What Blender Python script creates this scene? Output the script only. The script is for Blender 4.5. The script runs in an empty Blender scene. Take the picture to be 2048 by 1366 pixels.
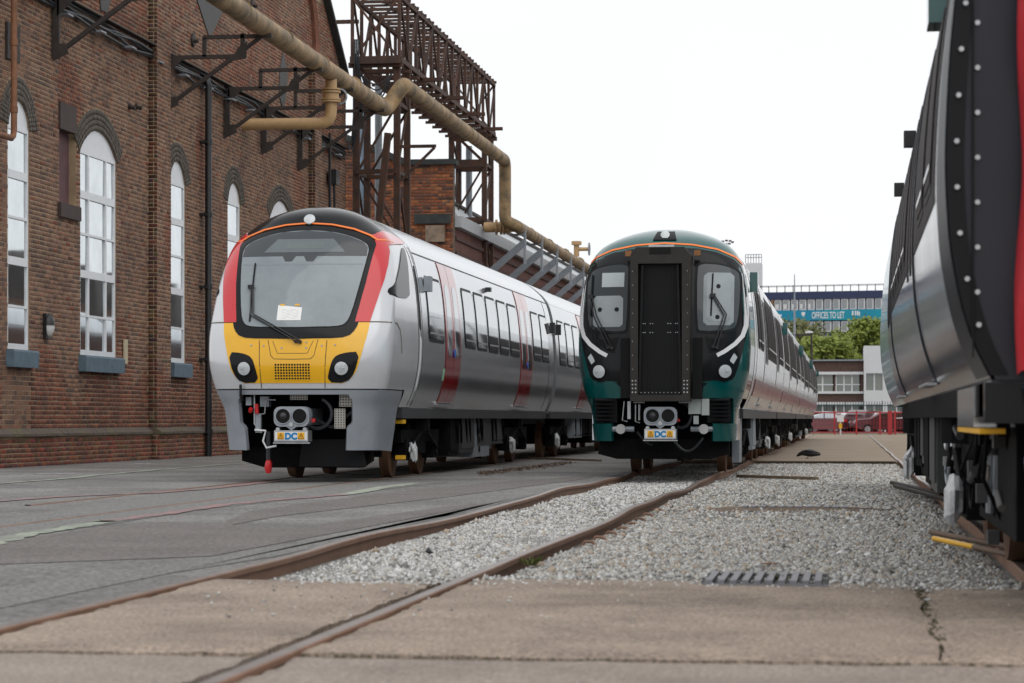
import bpy, math, random
import numpy as np
from mathutils import Vector, Matrix
random.seed(7); RNG = np.random.default_rng(11)
sc = bpy.context.scene
COL = sc.collection
# ------------------------------------------------------------------ camera, sky, sun, exposure
TH = math.atan(.14); CS, SN = math.cos(TH), math.sin(TH)
FPX = 85/36*2048; CAMH = .92
cd = bpy.data.cameras.new('camera'); cam = bpy.data.objects.new('camera', cd); COL.objects.link(cam)
cam.location = (0, 0, CAMH); cam.rotation_euler = (math.pi/2, 0, TH)
cd.lens = 85; cd.sensor_width = 36; cd.shift_y = 155/2048; cd.clip_end = 6000; cd.clip_start = .1
cd.dof.use_dof = True; cd.dof.focus_distance = 37; cd.dof.aperture_fstop = 4.5
sc.camera = cam
w = bpy.data.worlds.new('World'); sc.world = w; w.use_nodes = True
nt = w.node_tree; nt.nodes.clear()
sky = nt.nodes.new('ShaderNodeTexSky'); sky.sky_type = 'NISHITA'; sky.sun_disc = False
SUN_EL, SUN_AZ = math.radians(52), math.radians(150)
sky.sun_elevation = SUN_EL; sky.sun_rotation = SUN_AZ; sky.dust_density = 4
cl = nt.nodes.new('ShaderNodeTexNoise'); cl.inputs['Scale'].default_value = 2.6; cl.inputs['Detail'].default_value = 4
cr = nt.nodes.new('ShaderNodeMix'); cr.data_type = 'RGBA'
cr.inputs[6].default_value = (8.7, 8.95, 9.3, 1); cr.inputs[7].default_value = (9.95, 10, 10, 1)
mx = nt.nodes.new('ShaderNodeMix'); mx.data_type = 'RGBA'; mx.inputs[0].default_value = .94
bg = nt.nodes.new('ShaderNodeBackground'); bg.inputs[1].default_value = .1
wo = nt.nodes.new('ShaderNodeOutputWorld'); tc = nt.nodes.new('ShaderNodeTexCoord')
nt.links.new(tc.outputs['Generated'], cl.inputs['Vector'])
nt.links.new(cl.outputs['Fac'], cr.inputs[0]); nt.links.new(sky.outputs[0], mx.inputs[6])
nt.links.new(cr.outputs[2], mx.inputs[7]); nt.links.new(mx.outputs[2], bg.inputs[0]); nt.links.new(bg.outputs[0], wo.inputs[0])
sd = bpy.data.lights.new('sun', 'SUN'); so = bpy.data.objects.new('sun', sd); COL.objects.link(so)
sd.energy = .8; sd.angle = math.radians(65); sd.color = (1, .97, .93)
sv = Vector((math.sin(SUN_AZ)*math.cos(SUN_EL), math.cos(SUN_AZ)*math.cos(SUN_EL), math.sin(SUN_EL)))
so.rotation_euler = sv.to_track_quat('Z', 'Y').to_euler()
vs = sc.view_settings; vs.view_transform = 'Standard'; vs.look = 'None'; vs.exposure = .16; vs.gamma = 1; vs.use_curve_mapping = False
sc.cycles.max_bounces = 8; sc.cycles.diffuse_bounces = 2; sc.cycles.use_denoising = True

# ------------------------------------------------------------------ pixel -> place
def ray(px, py):
    a = (px-1024)/FPX
    return -SN+a*CS, CS+a*SN, (838-py)/FPX
def onx(px, py, X): d = ray(px, py); t = X/d[0]; return Vector((X, d[1]*t, CAMH+d[2]*t))
def ony(px, py, Y): d = ray(px, py); t = Y/d[1]; return Vector((d[0]*t, Y, CAMH+d[2]*t))
def onz(px, py, Z=0.): d = ray(px, py); t = (Z-CAMH)/d[2]; return Vector((d[0]*t, d[1]*t, Z))
def ont(px, py, T): d = ray(px, py); return Vector((d[0]*T, d[1]*T, CAMH+d[2]*T))

# ------------------------------------------------------------------ materials
MATS = {}
def mat(name, col, rough=.6, metal=0., var=.15, scale=2., bump=0., bscale=60., col2=None, thr=None, ior=1.5, coat=0., attr=False, rvar=.08, objrand=False, emit=0., dirt=0., speck=0., sscale=130., spec=None):
    if name in MATS: return MATS[name]
    m = bpy.data.materials.new(name); m.use_nodes = True; MATS[name] = m
    n = m.node_tree.nodes; l = m.node_tree.links; b = n['Principled BSDF']
    b.inputs['Roughness'].default_value = rough; b.inputs['Metallic'].default_value = metal; b.inputs['IOR'].default_value = ior
    b.inputs['Coat Weight'].default_value = coat; b.inputs['Coat Roughness'].default_value = .04
    geo = n.new('ShaderNodeNewGeometry')
    ns = n.new('ShaderNodeTexNoise'); ns.inputs['Scale'].default_value = scale; ns.inputs['Detail'].default_value = 7; ns.inputs['Roughness'].default_value = .65
    l.new(geo.outputs['Position'], ns.inputs['Vector'])
    mr = n.new('ShaderNodeMapRange')
    lo, hi = thr if thr else (.3, .7)
    mr.inputs[1].default_value = lo; mr.inputs[2].default_value = hi; mr.inputs[3].default_value = 0; mr.inputs[4].default_value = 1
    l.new(ns.outputs['Fac'], mr.inputs[0])
    mxn = n.new('ShaderNodeMix'); mxn.data_type = 'RGBA'
    c2 = col2 if col2 else tuple(min(1, c*(1+var)) for c in col)
    c1 = col if col2 else tuple(c*(1-var) for c in col)
    mxn.inputs[6].default_value = (*c1, 1); mxn.inputs[7].default_value = (*c2, 1)
    l.new(mr.outputs[0], mxn.inputs[0]); out = mxn.outputs[2]
    if attr or objrand:
        if attr:
            at = n.new('ShaderNodeAttribute'); at.attribute_name = 'Col'; src = at.outputs['Color']
        else:
            oi = n.new('ShaderNodeObjectInfo'); rp = n.new('ShaderNodeValToRGB'); rp.color_ramp.interpolation = 'CONSTANT'
            for i, c in enumerate(objrand):
                if i == 0: rp.color_ramp.elements[0].color = (*c, 1); rp.color_ramp.elements[0].position = 0
                elif i == 1: rp.color_ramp.elements[1].color = (*c, 1); rp.color_ramp.elements[1].position = 1/len(objrand)
                else: e = rp.color_ramp.elements.new(i/len(objrand)); e.color = (*c, 1)
            l.new(oi.outputs['Random'], rp.inputs[0]); src = rp.outputs[0]
        mu = n.new('ShaderNodeMix'); mu.data_type = 'RGBA'; mu.blend_type = 'MULTIPLY'; mu.inputs[0].default_value = 1
        l.new(src, mu.inputs[6]); l.new(out, mu.inputs[7]); out = mu.outputs[2]
    if dirt:
        n3 = n.new('ShaderNodeTexNoise'); n3.inputs['Scale'].default_value = .55; n3.inputs['Detail'].default_value = 8; n3.inputs['Roughness'].default_value = .7
        l.new(geo.outputs['Position'], n3.inputs['Vector'])
        m3 = n.new('ShaderNodeMapRange'); m3.inputs[1].default_value = .52; m3.inputs[2].default_value = .72; m3.inputs[4].default_value = dirt
        l.new(n3.outputs['Fac'], m3.inputs[0])
        md = n.new('ShaderNodeMix'); md.data_type = 'RGBA'; md.inputs[7].default_value = (.045, .038, .034, 1)
        l.new(m3.outputs[0], md.inputs[0]); l.new(out, md.inputs[6]); out = md.outputs[2]
    if speck:
        n4 = n.new('ShaderNodeTexNoise'); n4.inputs['Scale'].default_value = sscale; n4.inputs['Detail'].default_value = 3; n4.inputs['Roughness'].default_value = .8
        l.new(geo.outputs['Position'], n4.inputs['Vector'])
        m4 = n.new('ShaderNodeMapRange'); m4.inputs[1].default_value = .32; m4.inputs[2].default_value = .68; m4.inputs[3].default_value = 1-speck; m4.inputs[4].default_value = 1+speck
        l.new(n4.outputs['Fac'], m4.inputs[0])
        vm = n.new('ShaderNodeVectorMath'); vm.operation = 'SCALE'; l.new(out, vm.inputs[0]); l.new(m4.outputs[0], vm.inputs['Scale']); out = vm.outputs[0]
    if spec is not None: b.inputs['Specular IOR Level'].default_value = spec
    l.new(out, b.inputs['Base Color'])
    if rvar:
        r2 = n.new('ShaderNodeMapRange'); r2.inputs[3].default_value = max(.01, rough-rvar); r2.inputs[4].default_value = min(1, rough+rvar)
        l.new(ns.outputs['Fac'], r2.inputs[0]); l.new(r2.outputs[0], b.inputs['Roughness'])
    if bump:
        n2 = n.new('ShaderNodeTexNoise'); n2.inputs['Scale'].default_value = bscale; n2.inputs['Detail'].default_value = 5
        l.new(geo.outputs['Position'], n2.inputs['Vector'])
        bp = n.new('ShaderNodeBump'); bp.inputs['Strength'].default_value = bump; bp.inputs['Distance'].default_value = .02
        l.new(n2.outputs['Fac'], bp.inputs['Height']); l.new(bp.outputs[0], b.inputs['Normal'])
    if emit:
        b.inputs['Emission Color'].default_value = (*col, 1); b.inputs['Emission Strength'].default_value = emit
    return m
BRICKC = [(.25, .135, .088), (.19, .1, .07), (.28, .155, .1), (.135, .08, .064), (.32, .15, .09), (.23, .115, .072), (.32, .185, .125), (.095, .064, .056)]
REDC = [(.24, .07, .036), (.16, .05, .03), (.29, .085, .043), (.11, .043, .032), (.3, .105, .06), (.19, .075, .046)]
ORC = [(.36, .11, .04), (.3, .085, .035), (.2, .07, .04), (.42, .15, .055), (.12, .055, .04), (.25, .09, .05)]
def calm(P, k, g): mu = [sum(c[i] for c in P)/len(P) for i in range(3)]; return [tuple((c[i]*k+mu[i]*(1-k))*g for i in range(3)) for c in P]
BRICKC = calm(BRICKC, .68, .98); REDC = calm(REDC, .7, .9)
m_brick = mat('brick_face', (.9, .9, .9), .88, var=.22, scale=9, bump=.25, bscale=45, attr=True, dirt=.55)
m_brick1 = mat('brick_single', (.9, .9, .9), .88, var=.22, scale=9, bump=.25, bscale=45, objrand=BRICKC, dirt=.25)
m_mortar = mat('mortar', (.38, .28, .175), .95, col2=(.17, .11, .072), scale=.7, thr=(.42, .66), bump=.2, bscale=90)
m_mortard = mat('mortar_dark', (.12, .085, .06), .95, var=.3, scale=3, bump=.2, bscale=90)
m_upvc = mat('white_window_frame', (.72, .74, .76), .35, var=.06, scale=3)
m_glass = mat('window_glass', (.62, .66, .68), .03, metal=1., var=.12, scale=1.5, rvar=.02)
m_sill = mat('blue_grey_painted_stone', (.1, .15, .19), .7, var=.25, scale=5, bump=.2, bscale=30)
m_rust = mat('rusty_steel', (.04, .025, .02), .75, metal=.15, col2=(.1, .043, .025), scale=2.5, thr=(.35, .7), bump=.2, bscale=40)
m_dsteel = mat('dark_steel', (.045, .036, .032), .65, metal=.3, var=.35, scale=4, bump=.1)
m_ochre = mat('ochre_painted_pipe', (.36, .235, .11), .6, col2=(.12, .085, .045), scale=1.6, thr=(.38, .62), bump=.15, bscale=30)
m_cream = mat('cream_painted_pipe', (.5, .32, .15), .5, col2=(.4, .26, .13), scale=3, thr=(.4, .7), dirt=.3)
m_black = mat('black_paint', (.012, .012, .014), .4, var=.3, scale=5)
m_cable = mat('black_cable', (.02, .022, .026), .5, var=.3)
m_bluepipe = mat('pale_blue_conduit', (.28, .38, .5), .5, var=.15)
m_galv = mat('galvanised_grey', (.27, .3, .33), .5, metal=.3, var=.15, scale=5)
m_coping = mat('dark_coping', (.035, .04, .038), .8, var=.4, scale=4, bump=.2)
m_stone = mat('weathered_stone', (.26, .19, .14), .85, var=.35, scale=4, bump=.3, dirt=.5)
m_white = mat('train_white_paint', (.6, .61, .635), .2, metal=.15, var=.03, scale=1, coat=.5, rvar=.03, dirt=.07)
m_silver = mat('train_silver_film', (.6, .62, .645), .17, metal=.8, var=.05, scale=.8, rvar=.03, bump=.012, bscale=1.3)
m_film = mat('white_film', (.6, .61, .62), .16, metal=.35, var=.05, scale=.8, rvar=.03, bump=.012, bscale=1.3)
m_purple = mat('purple_reflect_film', (.2, .09, .11), .15, metal=.4, var=.1, scale=1)  # dull purple film colour, with the lower side's reflection put into it
m_tglass2 = mat('dark_side_glass', (.035, .03, .03), .45, var=.2, spec=.02)
m_yellow = mat('train_yellow_paint', (.83, .44, .008), .22, var=.04, scale=1, coat=.4, dirt=.06)
m_red = mat('train_red_paint', (.55, .01, .018), .18, var=.05, scale=1, coat=.5)
m_qglass = mat('cab_side_glass', (.012, .0135, .015), .12, var=.2, spec=.06)
m_endblack = mat('black_end_film', (.014, .016, .02), .32, var=.3, spec=.04, rvar=.05)
m_endgloss = mat('dark_mirror_film', (.2, .21, .215), .07, metal=1., var=.2, scale=.9, rvar=.02, bump=.03, bscale=1.5)
m_navyfilm = mat('navy_gloss_film', (.07, .074, .088), .12, var=.25, scale=1.1, rvar=.03, bump=.05, bscale=2.4, spec=.1)
m_doorred = mat('door_red_paint', (.36, .012, .016), .15, metal=.15, var=.08, scale=1, coat=.6)
m_crown = mat('train_black_gloss', (.011, .0115, .013), .16, var=.15, spec=.2)
m_gasket = mat('black_rubber', (.011, .0115, .013), .5, var=.2, spec=.15)
m_screen = mat('windscreen_with_blind', (.17, .2, .22), .05, col2=(.25, .285, .3), scale=.9, thr=(.35, .65), ior=1.6, rvar=.02)
m_screend = mat('windscreen_dark', (.022, .027, .031), .05, var=.2, scale=1.2, spec=.4, rvar=.02)
m_display = mat('destination_display', (.12, .14, .15), .08, var=.1)
m_orange = mat('orange_line', (.85, .2, .03), .35, var=.05)
m_tglass = mat('train_side_glass', (.42, .45, .47), .04, metal=1., var=.1, rvar=.02)
m_skirt = mat('grey_skirt', (.27, .295, .33), .35, var=.08, scale=2, coat=.2, dirt=.25)
m_green = mat('dark_green_paint', (.0, .072, .07), .15, var=.05, coat=.6)
m_gang = mat('gangway_grey', (.034, .031, .028), .55, var=.15, scale=6, spec=.2)
m_gangd = mat('gangway_black', (.006, .006, .0065), .6, var=.2, spec=.2)
m_under = mat('underframe_black', (.007, .007, .008), .7, var=.4, scale=6, spec=.06)
m_equip = mat('underframe_grey', (.045, .046, .048), .5, var=.2, scale=4)
m_alu = mat('bare_aluminium', (.45, .46, .47), .35, metal=.7, var=.15, scale=10)
m_wheel = mat('rusty_wheel', (.09, .045, .025), .7, metal=.2, col2=(.17, .085, .045), scale=4)
m_lens = mat('lamp_lens', (.5, .53, .55), .12, var=.1, scale=20, ior=1.8)
m_wrap = mat('white_plastic_wrap', (.55, .56, .57), .4, var=.15, scale=15, bump=.6, bscale=30)
m_redfit = mat('red_fitting', (.5, .012, .015), .4, var=.1)
m_yelfit = mat('yellow_fitting', (.75, .4, .01), .5, var=.1)
m_paper = mat('white_paper', (.8, .8, .78), .8, var=.04)
m_wtape = mat('white_stripe', (.72, .73, .74), .4, var=.04)
m_signblue = mat('sign_blue', (.0, .19, .45), .5, var=.05)
m_concrete = mat('concrete', (.335, .262, .205), .9, col2=(.215, .168, .132), scale=1.3, thr=(.35, .68), bump=.6, bscale=40, dirt=.5, speck=.7, sscale=48)
m_concrete2 = mat('concrete_grey', (.3, .25, .21), .9, col2=(.22, .183, .155), scale=1.1, thr=(.35, .68), bump=.4, bscale=70, dirt=.2, speck=.55, sscale=52)
m_asphalt = mat('asphalt', (.13, .124, .118), .88, col2=(.235, .224, .214), scale=.4, thr=(.36, .66), bump=.5, bscale=90, dirt=.45, speck=.7, sscale=24)
m_asphalt2 = mat('asphalt_patch', (.145, .13, .122), .9, var=.2, scale=1, bump=.5, bscale=90, speck=.6, sscale=26)
m_asphalt3 = mat('asphalt_chippings', (.25, .245, .235), .9, col2=(.09, .088, .085), scale=34, thr=(.4, .62), bump=.7, bscale=60)
m_gravelbase = mat('gravel_bed', (.3, .295, .28), .95, col2=(.1, .098, .09), scale=26, thr=(.42, .62), bump=.8, bscale=40)
m_stones = mat('ballast_stones', (1, 1, 1), .9, var=.12, scale=30, attr=True)
m_dirt = mat('brown_dirt', (.14, .1, .07), .95, var=.35, scale=1.5, bump=.4, bscale=30)
m_yard = mat('far_brown_yard', (.235, .18, .13), .92, col2=(.3, .24, .18), scale=.4, bump=.3, bscale=40, dirt=.3)
m_rail = mat('rail_rust', (.2, .108, .07), .65, metal=.1, col2=(.3, .175, .115), scale=3, bump=.15, bscale=50)
m_railtop = mat('rail_head_worn', (.23, .19, .17), .38, metal=.7, var=.25, scale=3)
m_pink = mat('faded_pink_line', (.3, .165, .16), .9, col2=(.18, .15, .145), scale=1.6, thr=(.38, .62), speck=.3, sscale=26)
m_palegreen = mat('faded_green_line', (.33, .37, .29), .9, col2=(.18, .185, .16), scale=1.6, thr=(.4, .65), speck=.3, sscale=26)
m_wood = mat('old_timber', (.2, .15, .1), .85, var=.3, scale=8, bump=.2)
m_moss = mat('moss', (.06, .055, .028), .95, var=.4, scale=20)
m_cloth = mat('red_cover', (.46, .014, .024), .75, var=.15, scale=2, bump=.5, bscale=4)
m_tarp = mat('blue_tarp', (.02, .06, .12), .5, var=.2, bump=.5, bscale=6)
m_endgrey = mat('carriage_end_navy', (.022, .023, .032), .4, var=.15, scale=2, spec=.3)
m_teal = mat('pale_teal_film', (.2, .4, .46), .2, var=.05, coat=.4)

# ------------------------------------------------------------------ mesh builder
class MB:
    def __init__(s): s.v = []; s.f = []; s.m = []
    def add(s, vs_, fs, m=0):
        o = len(s.v); s.v += [tuple(p) for p in vs_]; s.f += [tuple(i+o for i in f) for f in fs]; s.m += [m]*len(fs); return s
    def box(s, x0, x1, y0, y1, z0, z1, m=0):
        return s.add([(x0, y0, z0), (x1, y0, z0), (x1, y1, z0), (x0, y1, z0), (x0, y0, z1), (x1, y0, z1), (x1, y1, z1), (x0, y1, z1)],
                     [(0, 3, 2, 1), (4, 5, 6, 7), (0, 1, 5, 4), (1, 2, 6, 5), (2, 3, 7, 6), (3, 0, 4, 7)], m)
    def cbox(s, c, d, m=0): return s.box(c[0]-d[0]/2, c[0]+d[0]/2, c[1]-d[1]/2, c[1]+d[1]/2, c[2]-d[2]/2, c[2]+d[2]/2, m)
    def beam(s, p0, p1, w_=.08, h=.08, m=0, up=(0, 0, 1)):
        p0 = Vector(p0); p1 = Vector(p1); d = (p1-p0).normalized(); u = Vector(up)
        if abs(d.dot(u)) > .98: u = Vector((0, 1, 0)) if abs(d.y) < .9 else Vector((1, 0, 0))
        a = d.cross(u).normalized()*w_/2; b = a.cross(d).normalized()*h/2
        vs_ = [p+q for p in (p0, p1) for q in (-a-b, a-b, a+b, -a+b)]
        return s.add(vs_, [(3, 2, 1, 0), (4, 5, 6, 7), (0, 1, 5, 4), (1, 2, 6, 5), (2, 3, 7, 6), (3, 0, 4, 7)], m)
    def tube(s, pts, r, n=10, m=0, caps=True):
        pts = [Vector(p) for p in pts]; rs = r if isinstance(r, (list, tuple)) else [r]*len(pts)
        vs_ = []; u = None
        for i, p in enumerate(pts):
            d = (pts[min(i+1, len(pts)-1)]-pts[max(i-1, 0)])
            d = d.normalized() if d.length > 1e-9 else Vector((0, 0, 1))
            if u is None: u = d.orthogonal().normalized()
            u = u-d*u.dot(d); u = u.normalized() if u.length > 1e-6 else d.orthogonal().normalized()
            w_ = d.cross(u)
            vs_ += [p+(u*math.cos(2*math.pi*k/n)+w_*math.sin(2*math.pi*k/n))*rs[i] for k in range(n)]
        fs = [(i*n+k, i*n+(k+1) % n, (i+1)*n+(k+1) % n, (i+1)*n+k) for i in range(len(pts)-1) for k in range(n)]
        if caps: fs += [tuple(range(n-1, -1, -1)), tuple(range((len(pts)-1)*n, len(pts)*n))]
        return s.add(vs_, fs, m)
    def disc(s, c, nrm, r, th, n=18, m=0):
        c = Vector(c); nrm = Vector(nrm).normalized(); return s.tube([c, c+nrm*th], r, n, m)
    def prism(s, poly, fn, a, b, m=0):
        n = len(poly); vs_ = [fn(p, a) for p in poly]+[fn(p, b) for p in poly]
        return s.add(vs_, [tuple(range(n-1, -1, -1)), tuple(range(n, 2*n))]+[(i, (i+1) % n, n+(i+1) % n, n+i) for i in range(n)], m)
    def grid(s, rows, m=0, flip=False):
        R = len(rows); C = len(rows[0]); vs_ = [p for r in rows for p in r]
        fs = [(i*C+j, i*C+j+1, (i+1)*C+j+1, (i+1)*C+j) for i in range(R-1) for j in range(C-1)]
        if flip: fs = [f[::-1] for f in fs]
        return s.add(vs_, fs, m)
    def build(s, name, mats, parent=None, smooth=None, **props):
        me = bpy.data.meshes.new(name); me.from_pydata(s.v, [], s.f)
        ms = mats if isinstance(mats, (list, tuple)) else [mats]
        for m in ms: me.materials.append(m)
        if len(ms) > 1: me.polygons.foreach_set('material_index', s.m)
        if smooth is not None:
            me.polygons.foreach_set('use_smooth', [True]*len(s.f)); me.update(); me.set_sharp_from_angle(angle=math.radians(smooth))
        me.validate(); me.update()
        return link(name, me, parent, **props)
def link(name, data, parent=None, **props):
    o = bpy.data.objects.new(name, data); COL.objects.link(o)
    if parent is not None: o.parent = parent
    for k, v in props.items(): o[k] = v
    return o
def thing(name, label, category, group=None, loc=(0, 0, 0)):
    o = link(name, None, label=label, category=category); o.empty_display_size = .2
    if group: o['group'] = group
    # parts keep world coordinates: parent inverse undoes the empty's own placement
    o.location = loc
    return o
def part(mb, name, mats, parent, smooth=None, **kw):
    o = mb.build(name, mats, parent, smooth, **kw)
    if parent is not None and parent.parent is None: o.matrix_parent_inverse = Matrix.Translation(-parent.location)
    return o
def lettering(body, size, m, parent, loc, sx=1., offset=.004, extrude=.001, align='LEFT'):
    tx = bpy.data.curves.new('lettering', 'FONT'); tx.body = body; tx.size = size; tx.extrude = extrude; tx.offset = offset; tx.align_x = align
    t = bpy.data.objects.new('lettering_curve', tx); COL.objects.link(t); bpy.context.view_layer.update()
    me = bpy.data.meshes.new_from_object(t.evaluated_get(bpy.context.evaluated_depsgraph_get())); bpy.data.objects.remove(t)
    me.materials.clear(); me.materials.append(m); o = link('lettering', me, parent); o.location = loc; o.rotation_euler = (math.pi/2, 0, 0); o.scale = (sx, 1, 1); return o
def solo(mb, name, mats, label, category, group=None, smooth=None):
    o = mb.build(name, mats, None, smooth, label=label, category=category)
    if group: o['group'] = group
    return o
def struct(mb, name, mats, parent=None, smooth=None): return mb.build(name, mats, parent, smooth, kind='structure')
def smoothtab(pts, n=160):
    z = np.array([p[0] for p in pts], float); v = np.array([p[1] for p in pts], float)
    # monotone cubic (Fritsch-Carlson) resampled to a dense table
    h = np.diff(z); d = np.diff(v)/h; m = np.zeros(len(z)); m[0] = d[0]; m[-1] = d[-1]
    for i in range(1, len(z)-1):
        m[i] = 0 if d[i-1]*d[i] <= 0 else 3*(h[i-1]+h[i])/((2*h[i]+h[i-1])/d[i-1]+(h[i]+2*h[i-1])/d[i])
    q = np.linspace(z[0], z[-1], n); k = np.clip(np.searchsorted(z, q)-1, 0, len(h)-1); t = (q-z[k])/h[k]
    r = (2*t**3-3*t**2+1)*v[k]+(t**3-2*t**2+t)*h[k]*m[k]+(-2*t**3+3*t**2)*v[k+1]+(t**3-t**2)*h[k]*m[k+1]
    return lambda x: float(np.interp(x, q, r))

# ------------------------------------------------------------------ ground, yard, gravel
g = MB(); g.grid([[(-1500, -60, -.2), (1500, -60, -.2)], [(-1500, 3000, -.2), (1500, 3000, -.2)]]); struct(g, 'ground', m_dirt)
RX_L, RX_R = -2.96-.7525, -2.96+.7525       # rails of the middle track
def wob(y, ph, on): return on*(.022*math.sin(y*.55+ph)+.012*math.sin(y*1.3+2*ph)), on*(.013*math.sin(y*.43+ph*1.7)+.008*math.sin(y*1.05+ph))
g = MB(); g.box(-30, RX_L-.04, -8, 210, -.19, -.012); asphalt = struct(g, 'asphalt_yard', m_asphalt)
def ribbon_ground(pts, width, z, mb, jit=.03, m=0):
    P = [Vector((p[0], p[1], z)) for p in pts]; rows = []
    dense = []
    for i in range(len(P)-1):
        for k in range(8): dense.append(P[i].lerp(P[i+1], k/8))
    dense.append(P[-1])
    for i, p in enumerate(dense):
        d = (dense[min(i+1, len(dense)-1)]-dense[max(i-1, 0)]).normalized(); nrm = Vector((-d.y, d.x, 0))
        ww = width*(1+random.uniform(-.25, .25)); j = random.uniform(-jit, jit)
        rows.append([p+nrm*(j-ww/2), p+nrm*(j+ww/2)])
    mb.grid(rows, m, flip=True); return mb
def gp(*pp): return [onz(*p) for p in pp]
def patchpoly(pts, z, name, m):
    pts = [(min(p[0], RX_L-.09-.05*(k % 3)), p[1]) for k, p in enumerate(pts)]
    mb = MB(); n = len(pts); mb.add([(p[0], p[1], z) for p in pts], [tuple(range(n))])
    o = struct(mb, name, m, asphalt)
    if o.data.polygons[0].normal.z < 0: o.data.flip_normals()
    return o
patchpoly(gp((-60, 1092), (200, 1052), (330, 1042), (600, 1052), (900, 1010), (1010, 1002), (420, 1110), (-60, 1128)), -.008, 'asphalt_patch', m_asphalt2)
patchpoly(gp((-60, 1180), (430, 1112), (700, 1065), (930, 1022), (1150, 974), (1120, 996), (760, 1070), (560, 1110), (330, 1145), (-60, 1225)), -.0085, 'asphalt_patch', m_asphalt3)
patchpoly(gp((-60, 1046), (330, 985), (620, 962), (900, 962), (700, 985), (420, 1015), (180, 1052), (-60, 1080)), -.0082, 'asphalt_patch', m_asphalt3)
patchpoly(gp((420, 1055), (560, 1030), (900, 992), (1180, 955), (1190, 950), (1000, 962), (760, 985), (500, 1020)), -.0078, 'asphalt_patch', m_asphalt2)
for nm, pts, wd, m in [('painted_line', [(-30, 968), (110, 958), (230, 946), (330, 938), (430, 930), (520, 924)], .16, m_palegreen),
                       ('painted_line', [(-30, 1003), (120, 992), (300, 985), (420, 976), (560, 960)], .22, m_pink),
                       ('painted_line', [(-30, 1088), (60, 1066), (130, 1055), (220, 1040)], .2, m_palegreen),
                       ('painted_line', [(200, 1043), (330, 1026), (450, 1008), (560, 998), (690, 988)], .19, m_pink),
                       ('painted_line', [(690, 988), (760, 975), (830, 965)], .22, m_palegreen)]:
    mb = MB(); ribbon_ground(gp(*pts), wd, -.004, mb); struct(mb, nm, m, asphalt)
for a, b in (((50, 948), (150, 946)), ((555, 981), (610, 982)), ((270, 927), (305, 926))):
    mb = MB(); ribbon_ground(gp(a, b), .12, -.003, mb); struct(mb, 'painted_line', m_wtape, asphalt)
# concrete apron: separate slabs with open joints
Y1 = 9.35; Y2 = 13.95; XJ = .36
apron = link('concrete_apron', None, kind='structure')
def slab(x0, x1, y0, y1, m, dz=0., skew=0.):
    mb = MB(); nx = max(2, int((x1-x0)/.12)); ny = max(2, int((y1-y0)/.12)); rows = []
    for j in range(ny+1):
        r = []
        for i in range(nx+1):
            x = x0+(x1-x0)*i/nx; y = y0+(y1-y0)*j/ny; e = (i in (0, nx)) or (j in (0, ny))
            z = dz+.004*math.sin(x*2.1+y)*math.sin(y*1.7)-(.007+random.uniform(0, .01) if e else 0)
            if e: x += (random.uniform(-.01, .01)+.012*math.sin(y*5.1))*(i in (0, nx)); y += (random.uniform(-.016, .016)+.012*math.sin(x*2.7))*(j in (0, ny))
            r.append((x, y+skew*x, z))
        rows.append(r)
    mb.grid(rows)
    edge = [r[0] for r in rows][::-1]+rows[0][1:]+[r[-1] for r in rows][1:]+rows[-1][::-1][1:-1]
    n = len(edge); mb.add(edge+[(p[0], p[1], -.19) for p in edge], [(i, n+i, n+(i+1) % n, (i+1) % n) for i in range(n)])
    return part(mb, 'concrete_slab', m, apron, smooth=40)
for y0, y1, mm in ((-4, 5.6, m_concrete2), (5.66, Y1-.07, m_concrete2), (Y1+.07, Y2, m_concrete)):
    slab(RX_L+.05, RX_R-.13, y0, y1-(.25 if y1 == Y2 else 0), mm, -.004)
    if y1 < Y2: slab(RX_R+.045, 7, y0, y1, mm, -.006)
    else:
        slab(RX_R+.045, XJ-.004, y0, y1-.05, mm, -.004); slab(XJ+.008, 1.82-.80, Y1+1.25, y1-.15, mm, -.008); slab(XJ+.008, 1.82-.80, y0, Y1+1.2, mm, -.006)
        slab(1.82-.7, 1.82+.68, y0, y1-.1, mm, -.008); slab(1.82+.82, 7, y0, y1-.1, mm, -.008)
mb = MB()       # moss and grit in the cracked joint
for i in range(240):
    t = random.random(); x = XJ+.01+random.gauss(0, .022); y = Y1+.1+t*4.3
    if random.random() < .35: x = random.uniform(-2.2, 1.0); y = Y1+random.gauss(0, .012)
    s_ = random.uniform(.005, .015); z = -.02
    mb.add([(x-s_, y-s_, z), (x+s_, y-s_*.6, z), (x+s_*.4, y+s_, z), (x, y, z+s_*.9)], [(0, 1, 3), (1, 2, 3), (2, 0, 3)])
mb.build('moss', m_moss, None, kind='stuff')
g = MB(); g.box(RX_L+.05, 7, Y1-.2, Y1+.2, -.15, -.035); g.box(RX_R-.16, RX_R-.03, -4, Y2, -.15, -.05); struct(g, 'joint_filler', mat('joint_dirt', (.05, .042, .03), .95, var=.4, scale=12, bump=.5), apron)
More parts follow.
